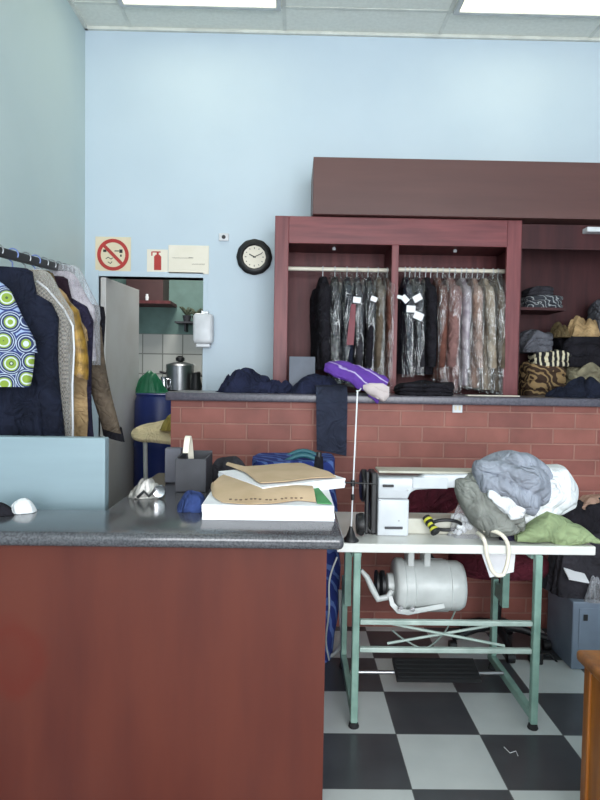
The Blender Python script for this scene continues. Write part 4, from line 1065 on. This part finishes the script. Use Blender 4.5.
# black lever, screws and panel seams
MB().box(mX(382), mX(393), MYf - .010, MYf - .0005, mZ(487), mZ(484.5)).build('stitch_lever', 'black', col_, bev=.002)
MB().box(mX(385), mX(403), MYf - .006, MYf - .0005, mZ(529), mZ(526.5)).build('name_plate', 'dark_box', col_, bev=.002)
for p, yy in ((379.5, 500), (399, 520.5), (407, 490)):
    MB().lathe([(.001, -.003), (.0042, -.0025), (.0042, -.0005)], (mX(p), MYf, mZ(yy)), 'Y', 12).build('screw', 'steel', col_, smooth=True)
# belt cover and handwheel
hw0 = mX(366)
MB().box(hw0, hw0 + .014, 2.62, 2.66, TZ + .002, mZ(473)).build('belt_cover', 'black', sm, bev=.004)
MB().box(hw0 + .022, c0 - .002, 2.615, 2.74, TZ + .002, mZ(474)).build('belt_cover', 'black', sm, bev=.006)
MB().lathe([(.02, -.012), (.06, -.014), (.07, -.008), (.07, .01), (.06, .014), (.02, .012)], (hw0 + .0, 2.70, mZ(490)), 'X', 32).build('handwheel', 'black', sm, smooth=True)
MB().lathe([(.012, -.016), (.040, -.018), (.046, -.004), (.046, .01), (.035, .018), (.012, .016)], (mX(361), 2.60, TZ + .05), 'X', 28).build('bobbin_winder', 'black', sm, smooth=True)
MB().tube([(mX(361), 2.60, TZ + .006), (mX(366), 2.63, TZ + .03), (mX(372), 2.625, TZ + .008)], .010, 8).build('winder_arm', 'black', sm, smooth=True)
# thread stand
pb0, pt = atz(350.5, 541, TZ), None
py_ = pb0.y
top = at(357.5, 391, py_); bot = at(350.8, 536, py_)
ts = thing('thread_stand', 'slender white thread stand pole with black foot on table corner', 'thread stand', (bot.x, py_, TZ))
MB().tube([(bot.x, py_, TZ + .02), top], .0032, 10).build('pole', 'white_plastic', ts, smooth=True)
MB().lathe([(.033, .0005), (.033, .006), (.02, .018), (.01, .045), (.006, .06)], (bot.x, py_, TZ), 'Z', 20).build('foot', 'black', ts, smooth=True)
for p, r_ in ((483, .009), (497, .007)):
    q = at(352.5, p, py_); MB().lathe([(r_, -.012), (r_, .012)], (q.x + .001, py_, q.z), 'Z', 12).build('clamp', 'black', ts, smooth=True)
q0, q1 = at(345, 482.5, py_ - .006), at(377, 484, py_ - .006)
MB().tube([q0, q1], .0035, 8).build('guide_arm', 'black', ts, smooth=True)
MB().tube([(top.x - .006, py_, top.z + .001), (top.x + .008, py_, top.z + .001), (top.x + .014, py_, top.z + .012)], .003, 8).build('thread_hook', 'steel', ts, smooth=True)

# yellow/black tool
a, b_ = at(426, 517, 2.622), at(436, 533, 2.565)
t = thing('thread_clipper', 'yellow and black striped hand tool leaning on the machine bed', 'tool', (b_.x, b_.y, TZ))
dv = (b_ - a)
for i in range(7):
    p, q = a + dv * (i / 7), a + dv * ((i + .93) / 7); rr = .018 + .003 * sin(i * 1.3)
    MB().tube([p, (p + q) / 2, q], [rr * .9, rr, rr * .9], 12).build('grip', 'yellow' if i % 2 else 'black', t, smooth=True)
pts = [at(446 + 15 * cos(2 * pi * i / 24), 525 + 5 * sin(2 * pi * i / 24), 2.60 + .02 * sin(2 * pi * i / 24)) for i in range(25)]
MB().tube(pts, .0075, 8).build('loop_handle', 'black', t, smooth=True)

# ------------------------------------------------------------------ CLOTHES PILE ON THE TABLE
def tx(p, y): return at(p, 500, y).x
# grey sage garment draped over the machine head
def fold_bundle(name, m, label, secs, tz, k=14, nz=.012, cat='clothing', freq=24, parent=None, ribs=.012, dirn=.6, sharp=.6, warp=2.6):
    # secs: list of (px, py_top, py_bottom, Y centre, half depth)
    rings = []
    for (px_, pt_, pb_2, Yc, hd) in secs:
        A, B_ = at(px_, pt_, Yc), at(px_, pb_2, Yc); mid = (A + B_) / 2; hz = (A.z - B_.z) / 2; ring = []
        for j in range(96):
            th = 2 * pi * j / 96; c_, s_ = cos(th), sin(th)
            ring.append(Vector((mid.x, mid.y + hd * abs(c_) ** .7 * (1 if c_ > 0 else -1), mid.z + hz * abs(s_) ** .7 * (1 if s_ > 0 else -1))))
        rings.append(ring)
    out = []
    for a, c in zip(rings, rings[1:]):
        for i in range(k):
            u = i / k; out.append([p.lerp(q_, u) for p, q_ in zip(a, c)])
    out.append(rings[-1])
    fin = []
    for i, ring in enumerate(out):
        ctr = sum(ring, Vector()) / len(ring); e_ = min(1, min(i, len(out) - 1 - i) / 9)
        rr = []
        for p in ring:
            d_ = (p - ctr); 
            w_ = warp * noise.noise((p.x * 5 + tz, p.y * 3, p.z * 5)) + .35 * noise.noise((p.x * 17, p.y * 9 + tz, p.z * 17))
            f_ = 2 * abs(sin(freq * 1.5 * (p.x * sin(dirn) + p.z * cos(dirn) + p.y * .4) + w_)) ** sharp - 1
            g_ = noise.noise((p.x * 9, p.y * 9, p.z * 9 + tz))
            if d_.length > 1e-6: p = p + d_.normalized() * (ribs * f_ + nz * g_) * e_
            rr.append(p)
        fin.append(rr)
    o = MB().loft(fin).build(name, m, parent, smooth=True)
    return tag(o, label, cat) if label else o
fold_bundle('trousers', 'sage_grey', 'sage grey trousers slumped from the machine head to the table', [(455, 480, 490, 2.60, .02), (460, 478, 504, 2.60, .06), (472, 477, 522, 2.58, .08), (488, 480, 533, 2.57, .09), (505, 496, 534, 2.55, .08), (518, 510, 533, 2.55, .06), (524, 520, 530, 2.55, .02)], 3.3, ribs=.011, dirn=.9, freq=18)
fold_bundle('towel', 'white_cloth', 'white towel bundled under the blue grey shirt', [(488, 476, 490, 2.68, .03), (497, 474, 510, 2.66, .09), (515, 468, 524, 2.65, .12), (540, 464, 519, 2.66, .13), (558, 466, 512, 2.67, .12), (570, 480, 507, 2.68, .08), (576, 492, 500, 2.68, .02)], 8.1, ribs=.007, dirn=-.6, freq=16, nz=.016)
fold_bundle('shirt', 'shirt_blue', 'blue grey jersey shirt crumpled on top of the pile', [(474, 464, 476, 2.56, .02), (478, 460, 486, 2.56, .07), (492, 458, 496, 2.56, .10), (510, 454, 504, 2.55, .12), (528, 457, 512, 2.55, .11), (542, 466, 500, 2.58, .08), (552, 474, 484, 2.6, .02)], 5.7, ribs=.015, freq=20, dirn=.7, warp=3.4, nz=.016)
fold_bundle('shirt', 'white_cloth', 'small white shirt tucked in front under the blue grey shirt', [(488, 490, 497, 2.475, .01), (496, 492, 504, 2.475, .02), (510, 497, 519, 2.47, .025), (522, 495, 517, 2.47, .02), (530, 494, 504, 2.475, .01)], 2.2, ribs=.008, dirn=-.7, freq=30)
q = atz(512, 540, TZ)
heap('scarf', 'navyplum', 'striped navy scarf end poking out between grey trousers and green cloth', 'clothing', (q.x, q.y + .012, TZ + .0005), .05, .024, .04, 45, rot=.3, amp=.3, freq=20, p=2.4)
fold_bundle('crumpled_end', mat('pale_crumpled_lining', (206, 192, 190), .7), None, [(363, 385, 389, 3.395, .008), (369, 383, 394, 3.39, .016), (377, 384, 400, 3.385, .018), (383, 384, 402, 3.385, .016), (389, 387, 397, 3.39, .008)], 1.7, parent=pb, ribs=.007, freq=34, dirn=.4)
# green cloth at the right end: rises to a peak
fold_bundle('cloth_piece', 'green_cloth', 'apple green cloth spread over the right end of the table', [(516, 535, 541, 2.52, .02), (530, 523, 541.5, 2.53, .05), (546, 511, 542, 2.54, .06), (562, 516, 542, 2.54, .06), (580, 527, 542.5, 2.53, .05), (592, 534, 543, 2.52, .045), (597, 538, 543, 2.51, .03)], 6.6, cat='cloth', ribs=.006, freq=16, dirn=-.9)
# clear plastic bag with white items
q = atz(468, 538, TZ)
pg = thing('plastic_bag', 'clear plastic bag of white trimmings at front of the pile', 'bag', (q.x, q.y + .03, TZ))
heap_mb((q.x, q.y + .045, TZ + .0005), .075, .055, .12, 51, amp=.4, freq=18, p=2.0).build('film', 'film2', pg, smooth=True)
random.seed(11)
for i in range(9):
    c_ = (q.x + random.uniform(-.045, .045), q.y + .045 + random.uniform(-.035, .02), TZ + random.uniform(.012, .075))
    M_ = Matrix.Translation(c_) @ Matrix.Rotation(random.uniform(-1, 1), 4, 'X') @ Matrix.Rotation(random.uniform(-1, 1), 4, 'Y')
    MB().box(-.016, .016, -.007, .007, -.011, .011, tf=M_).build('trimming', 'white_cloth', pg, bev=.004)
# white cord over table edge
def strap(label, pts, w_):
    P = [at(*p) for p in pts]; out = []
    for i in range(len(P) - 1):
        p0_, p1_, p2_, p3_ = P[max(i - 1, 0)], P[i], P[i + 1], P[min(i + 2, len(P) - 1)]
        for k in range(8):
            u = k / 8; out.append(.5 * ((2 * p1_) + (p2_ - p0_) * u + (2 * p0_ - 5 * p1_ + 4 * p2_ - p3_) * u * u + (-p0_ + 3 * p1_ - 3 * p2_ + p3_) * u ** 3))
    out.append(P[-1]); return out
yE = ty0 - .012
o = MB().tube(strap('', [(484, 530, 2.52), (494, 531, 2.49), (503, 536, 2.465), (508, 545, yE), (508.5, 556, yE), (506, 568, yE), (503, 575, yE)], .01), .0085, 8)
o.tube(strap('', [(478, 533, 2.53), (483, 538, 2.47), (485.5, 545, yE), (487, 556, yE), (492, 570, yE), (497, 575, yE), (503, 575, yE)], .01), .0085, 8)
tag(o.build('drawstring', 'cream2', smooth=True), 'thick cream cord looped over the front edge of the table', 'cord')
a, c = at(481, 557, 2.62), at(515, 572, 2.62)
tag(MB().sheet([[(a.x, 2.62, TZ - .0375), (c.x, 2.63, TZ - .0375)], [(a.x - .004, 2.6, TZ - .07), (c.x, 2.62, TZ - .06)], [(a.x + .03, 2.59, c.z - .015), (c.x - .01, 2.61, c.z + .003)]], .002).build('paper_sheet', 'paper', smooth=True), 'white paper hanging under the table top behind cord', 'paper')

# ------------------------------------------------------------------ CHAIR
ccx, ccy = 1.10, 3.275
ch = thing('office_chair', 'maroon upholstered swivel chair behind the white sewing table', 'chair', (ccx, ccy, 0))
rings = []
for z, s_ in ((.40, .80), (.405, .95), (.43, 1.0), (.47, 1.0), (.495, .93), (.505, .7), (.507, .3)):
    rings.append([(ccx + .25 * s_ * (abs(cos(2 * pi * j / 40)) ** .75) * (1 if cos(2 * pi * j / 40) > 0 else -1), ccy + .19 * s_ * (abs(sin(2 * pi * j / 40)) ** .75) * (1 if sin(2 * pi * j / 40) > 0 else -1), z) for j in range(40)])
MB().loft(rings).build('seat', 'maroon_cloth', ch, smooth=True)
rb = Matrix.Translation((.735, 3.33, .80)) @ Matrix.Rotation(R(28), 4, 'Z')
rings = []
for y, s_ in ((-.035, .8), (-.028, .95), (0, 1), (.028, .95), (.035, .8)):
    rings.append([rb @ Vector((.205 * s_ * (abs(cos(2 * pi * j / 40)) ** .5) * (1 if cos(2 * pi * j / 40) > 0 else -1), y, .125 * s_ * (abs(sin(2 * pi * j / 40)) ** .5) * (1 if sin(2 * pi * j / 40) > 0 else -1))) for j in range(40)])
MB().loft(rings).build('backrest', 'maroon_cloth', ch, smooth=True)
MB().tube([(ccx - .1, ccy + .02, .39), (ccx - .3, ccy + .06, .40), (.72, 3.385, .5), (.72, 3.385, .80)], .016, 10).build('back_bar', 'black', ch, smooth=True)
MB().lathe([(.028, .085), (.028, .25), (.018, .255), (.018, .385), (.08, .388), (.08, .399)], (ccx, ccy, 0), 'Z', 20).build('gas_column', 'black', ch, smooth=True)
for i in range(5):
    a = R(200 + 72 * i); L_ = .21 if sin(a) > .3 else .26
    e_ = (ccx + L_ * cos(a), ccy + L_ * .8 * sin(a), .065)
    bl = MB().tube([(ccx + .02 * cos(a), ccy + .02 * sin(a), .11), ((ccx + e_[0]) / 2, (ccy + e_[1]) / 2, .10), e_], [.024, .022, .016], 10).build('base_leg', 'black', ch, smooth=True)
    MB().lathe([(.012, -.02), (.026, -.018), (.027, 0), (.026, .018), (.012, .02)], (e_[0], e_[1], .027), 'X', 18).build('caster', 'black', bl, smooth=True)

# ------------------------------------------------------------------ RIGHT SIDE FLOOR THINGS
gy = 3.0
gx0_, gz1 = at(572, 640, gy).x, at(585, 602, gy).z
t = thing('computer_tower', 'blue grey metal computer case on the floor at the right', 'computer', (gx0_ + .2, gy + .15, 0))
MB().box(gx0_, gx0_ + .42, gy, gy + .3, .001, gz1).build('case', 'grey_box', t, bev=.006)
MB().box(gx0_ + .03, gx0_ + .39, gy - .004, gy - .0005, .04, gz1 - .03).build('front_panel', 'grey_box', t, bev=.002)
MB().box(gx0_ + .05, gx0_ + .07, gy - .008, gy - .0042, gz1 - .09, gz1 - .06).build('button', 'black', t)
heap('laundry_sack', 'charcoal', 'tall black sack standing on top of the blue grey computer case', 'bag', (gx0_ + .13, gy + .16, gz1 + .0005), .2, .14, .36, 61, amp=.07, freq=7, p=6)
heap('cardigan', 'blackcloth', 'black cardigan lying on the black sack behind the green cloth', 'clothing', (gx0_ + .13, gy + .16, gz1 + .335), .2, .15, .13, 46, amp=.25, freq=9, p=3.4)
heap('cloth_piece', 'pinktan', 'pinkish tan cloth on top of the black cardigan', 'cloth', (gx0_ + .19, gy + .17, gz1 + .435), .13, .10, .055, 47, amp=.3, freq=12, p=2.4)
q = at(592, 594, gy - .02)
heap('plastic_wrap', 'film2', 'crumpled clear plastic wrap in front of the black sack', 'plastic', (q.x + .03, gy + .01, gz1 + .001), .05, .03, .12, 62, amp=.5, freq=20, p=2.2)
q = at(572, 575, 2.9)
Mz = Matrix.Translation(q) @ Matrix.Rotation(R(12), 4, 'Y') @ Matrix.Rotation(R(-10), 4, 'X')
fs = gz1 + .155
tag(MB().box(-.05, .05, -.045, .045, -.003, .003, tf=Matrix.Translation(at(576, 575, 3.03)) @ Matrix.Rotation(R(10), 4, 'Y') @ Matrix.Rotation(R(22), 4, 'X')).build('paper_sheet', 'paper'), 'folded white paper tucked against the front of black sack', 'paper')
q = at(536, 663, 3.06)
tag(MB().box(q.x - .03, q.x + .03, 3.04, 3.1, .0005, .06).build('power_adapter', 'black', bev=.008), 'black power adapter on the floor behind right table leg', 'adapter')
# wooden cabinet corner in the foreground right
dx0 = at(576.5, 700, 1.85).x; dz = at(583, 650, 1.85).z
wc = thing('wooden_cabinet', 'varnished orange brown wooden cabinet in the lower right corner', 'cabinet', (dx0 + .4, 1.5, 0))
MB().box(dx0 - .004, dx0 + .8, 1.12, 1.86, dz - .035, dz).build('top', 'orange_wood', wc, bev=.012, seg=3, smooth=True)
MB().box(dx0 + .012, dx0 + .045, 1.80, 1.835, 0, dz - .0355).build('corner_post', 'orange_wood', wc, bev=.004)
MB().box(dx0 + .012, dx0 + .045, 1.14, 1.175, 0, dz - .0355).build('corner_post', 'orange_wood', wc, bev=.004)
MB().box(dx0 + .02, dx0 + .038, 1.1755, 1.7995, .05, dz - .036).build('side_panel', 'orange_wood', wc)
MB().box(dx0 + .0455, dx0 + .76, 1.81, 1.828, .05, dz - .036).build('back_panel', 'orange_wood', wc)
MB().box(dx0 + .76, dx0 + .79, 1.14, 1.835, 0, dz - .036).build('side_panel', 'orange_wood', wc)
# scrap of thread on a dark tile
p = [atz(x, y, .003) for x, y in ((504, 747), (510, 753), (516, 751), (518, 756))]
tag(MB().tube(p, .0013, 6).build('thread_scrap', 'white_cloth', smooth=True), 'white thread scrap on a dark floor tile near the table', 'thread')

# ------------------------------------------------------------------ DOORWAY THINGS
iy = 4.05
tip = at(132, 430, iy); zi = at(150, 436, iy).z
ib = thing('ironing_board', 'beige covered ironing board end sticking out past the brick bar', 'ironing board', (tip.x + .3, iy, 0))
xi1 = tip.x + .82; pl = []
for i in range(17):
    th = pi / 2 + pi * i / 16; pl.append((tip.x + .14 + .14 * cos(th), iy + (.085 + 0) * sin(th) * 1.0))
pl = [(xi1, iy + .15)] + [(tip.x + .3, iy + .13)] + pl + [(tip.x + .3, iy - .13)] + [(xi1, iy - .15)]
b = MB(); n = len(pl)
b.v += [(x, y, zi) for x, y in pl] + [(x, y, zi + .032) for x, y in pl]
b.f += [tuple(reversed(range(n))), tuple(n + i for i in range(n))] + [(i, (i + 1) % n, n + (i + 1) % n, n + i) for i in range(n)]
b.build('board', 'board_cover', ib, bev=.01, seg=3, smooth=True, mtx=Matrix.Translation((tip.x, iy, zi)) @ Matrix.Rotation(R(36), 4, 'X') @ Matrix.Rotation(R(-7), 4, 'Y') @ Matrix.Translation((-tip.x, -iy, -zi)))
xl = at(145, 450, iy).x
MB().tube([(xl, iy, zi - .001), (xl + .02, iy, .012)], .014, 10).build('leg', 'grey_metal', ib, smooth=True)
MB().tube([(xl + .66, iy, zi + .06), (xl + .72, iy, .012)], .014, 10).build('leg', 'grey_metal', ib, smooth=True)
MB().tube([(xl + .02, iy - .15, .012), (xl + .02, iy + .15, .012)], .012, 10).build('foot', 'grey_metal', ib, smooth=True)
MB().tube([(xl + .72, iy - .15, .012), (xl + .72, iy + .15, .012)], .012, 10).build('foot', 'grey_metal', ib, smooth=True)
q = at(170, 425, iy)
heap('ironing_cloth', 'yellow_cloth', 'ochre cloth lying on the ironing board against the brick', 'cloth', (q.x + .04, iy - .03, zi + .045), .1, .09, .09, 71, amp=.35, freq=10, p=2.4)
# blue drum
dy = 4.95; qx = at(160, 440, dy).x; dzz = at(158, 393, dy).z
t = thing('plastic_drum', 'dark blue plastic drum standing just inside the kitchen doorway', 'drum', (qx, dy, 0))
MB().lathe([(.18, .001), (.2, .02), (.2, dzz * .33), (.206, dzz * .35), (.2, dzz * .37), (.2, dzz * .66), (.206, dzz * .68), (.2, dzz * .7), (.195, dzz * .95), (.18, dzz - .02)], (qx, dy, 0), 'Z', 32).build('barrel', 'blue_drum', t, smooth=True)
MB().lathe([(.185, dzz - .0195), (.19, dzz - .006), (.18, dzz)], (qx, dy, 0), 'Z', 32).build('lid', 'blue_drum', t, smooth=True)
q = at(149, 385, dy)
heap('plastic_bag', 'green_plastic', 'green plastic bag lying on top of the blue drum', 'bag', (q.x + .01, dy, dzz + .001), .12, .09, .15, 73, amp=.3, freq=12, p=2.6)
# kitchen worktop with appliances
kx0, kx1 = at(141, 380, 5.75).x - .5, .18; kz = at(175, 388, 5.75).z - .03
wt = thing('kitchen_worktop', 'kitchen unit with grey worktop seen through the doorway', 'worktop', ((kx0 + kx1) / 2, 6.0, 0))
MB().box(kx0, kx1, 5.72, KY - .003, kz - .035, kz).build('top', 'steel', wt, bev=.004)
MB().box(kx0 + .02, kx1 - .02, 5.76, KY - .004, 0, kz - .0355).build('base_unit', 'white_paint', wt)
q = at(180, 378, 5.95)
t = thing('cooking_pot', 'steel cooking pot with black lid knob on the kitchen worktop', 'pot', (q.x, 5.95, kz))
hp = at(180, 366, 5.95).z - kz
MB().lathe([(.11, .001), (.125, .01), (.13, hp)], (q.x, 5.95, kz), 'Z', 32).build('pot_body', 'steel', t, smooth=True)
pl_ = MB().lathe([(.132, hp + .0005), (.125, hp + .015), (.06, hp + .035), (.01, hp + .04)], (q.x, 5.95, kz), 'Z', 32).build('lid', 'steel', t, smooth=True)
MB().lathe([(.02, hp + .0405), (.04, hp + .05), (.042, hp + .075), (.02, hp + .095)], (q.x, 5.95, kz), 'Z', 20).build('knob', 'black', pl_, smooth=True)
for sg in (-1, 1):
    MB().tube([(q.x + sg * .132, 5.92, kz + hp * .7), (q.x + sg * .18, 5.92, kz + hp * .75), (q.x + sg * .18, 5.98, kz + hp * .75), (q.x + sg * .132, 5.98, kz + hp * .7)], .01, 8).build('handle', 'black', t, smooth=True)
for i, (p, m, hh, rr, lab) in enumerate(((164, 'chrome', .13, .035, 'small steel jug on the kitchen worktop left of pot'), (196, 'black', .17, .05, 'dark kettle on the kitchen worktop right of the pot'))):
    q = at(p, 378, 5.85); t = thing('jug' if i == 0 else 'kettle', lab, 'jug' if i == 0 else 'kettle', (q.x, 5.85, kz))
    MB().lathe([(rr, .001), (rr * 1.1, hh * .3), (rr * .8, hh * .8), (rr * .9, hh)], (q.x, 5.85, kz), 'Z', 24).build('vessel', m, t, smooth=True)
    MB().tube([(q.x + rr * .8, 5.85, kz + hh * .85), (q.x + rr * 1.8, 5.85, kz + hh * .8), (q.x + rr * 1.7, 5.85, kz + hh * .4), (q.x + rr, 5.85, kz + hh * .25)], .008, 8).build('handle', m, t, smooth=True)
# kitchen shelves
a0, a1 = at(139, 300, 6.15).x - .1, at(165, 300, 6.15).x; s0 = at(150, 302, 6.15).z; s1 = at(150, 281, 6.15).z
t = thing('wall_cupboard', 'dark red brown wall cupboard high in the kitchen', 'cupboard', ((a0 + a1) / 2, 6.2, s0))
MB().box(a0, a1, 6.05, KY - .003, s0 + .0, s1 + .1).build('cabinet_box', mat('dark_cupboard_wood', (72, 46, 46), .5), t, bev=.004)
MB().box(a0, a1 + .08, 6.0, KY - .003, s0 - .03, s0 - .0005).build('shelf_board', 'wood_in', t)
q = at(147.5, 290, 6.04); tag(MB().lathe([(.015, 0), (.018, .03), (.012, .05), (.012, .06)], (q.x, 6.02, s0), 'Z', 14).build('cup', 'white_plastic', smooth=True), 'little white cup on the shelf below the kitchen cupboard', 'cup')
a0, a1 = at(176, 322, 6.2).x, at(212, 322, 6.2).x; s0 = at(188, 322, 6.2).z
t = thing('wall_shelf', 'thin grey shelf on the kitchen wall above the tiles', 'shelf', ((a0 + a1) / 2, 6.25, s0 - .1))
MB().box(a0, a1, 6.12, KY - .003, s0 - .015, s0).build('board', 'dark_box', t)
for f_ in (.25, .75):
    X = a0 + (a1 - a0) * f_; MB().box(X - .008, X + .008, 6.2, KY - .003, s0 - .09, s0 - .0155).build('bracket', 'dark_box', t)
for p, hh, rr, m in ((187, .13, .05, 'dark_box'), (197, .12, .055, 'taupe')):
    q = at(p, 320, 6.22); t = thing('potted_plant', 'small dark pot plant on the kitchen shelf, ' + ('left one' if p == 187 else 'right one'), 'plant', (q.x, 6.22, s0))
    MB().lathe([(rr * .6, .0005), (rr * .9, hh * .5)], (q.x, 6.22, s0), 'Z', 18).build('pot', m, t, smooth=True)
    lf = MB(); random.seed(p)
    for i in range(14):
        a = random.uniform(0, 2 * pi); l_ = random.uniform(.06, .11); u = random.uniform(.3, 1)
        e_ = Vector((q.x + l_ * cos(a) * .8, 6.22 + l_ * sin(a) * .5, s0 + hh * .5 + .09 * u)); m_ = Vector((q.x + l_ * .4 * cos(a), 6.22 + l_ * .3 * sin(a), s0 + hh * .5 + .06 * u))
        lf.tube([(q.x, 6.22, s0 + hh * .45), m_, e_], [.003, .014, .002], 6)
    lf.build('foliage', mat('dark_foliage', (84, 92, 74), .7), t, smooth=True)

# ------------------------------------------------------------------ LIGHT
def area(name, loc, rot, sx_, sy_, power, col, spread=180):
    l = bpy.data.lights.new(name, 'AREA'); l.shape = 'RECTANGLE'; l.size = sx_; l.size_y = sy_; l.energy = power; l.color = col; l.spread = R(spread)
    o = bpy.data.objects.new(name, l); o.location = loc; o.rotation_euler = rot; C.objects.link(o); return o
area('shopfront_daylight', ((XL + XR) / 2, YF - .15, 1.85), (R(106), 0, 0), 3.5, 2.6, 300, (.94, .97, 1.0))
area('kitchen_fill', (-1.0, 5.5, 2.85), (0, 0, 0), .5, .5, 20, (1, .98, .92))  # added fill to brighten the kitchen, no fixture in view
wld = bpy.data.worlds.new('world'); scene.world = wld; wld.use_nodes = True
bg_ = wld.node_tree.nodes['Background']; bg_.inputs['Color'].default_value = (.75, .85, 1, 1); bg_.inputs['Strength'].default_value = .6
vs = scene.view_settings; vs.view_transform = 'Standard'; vs.look = 'None'; vs.exposure = 0.1; vs.gamma = 1; vs.use_curve_mapping = False
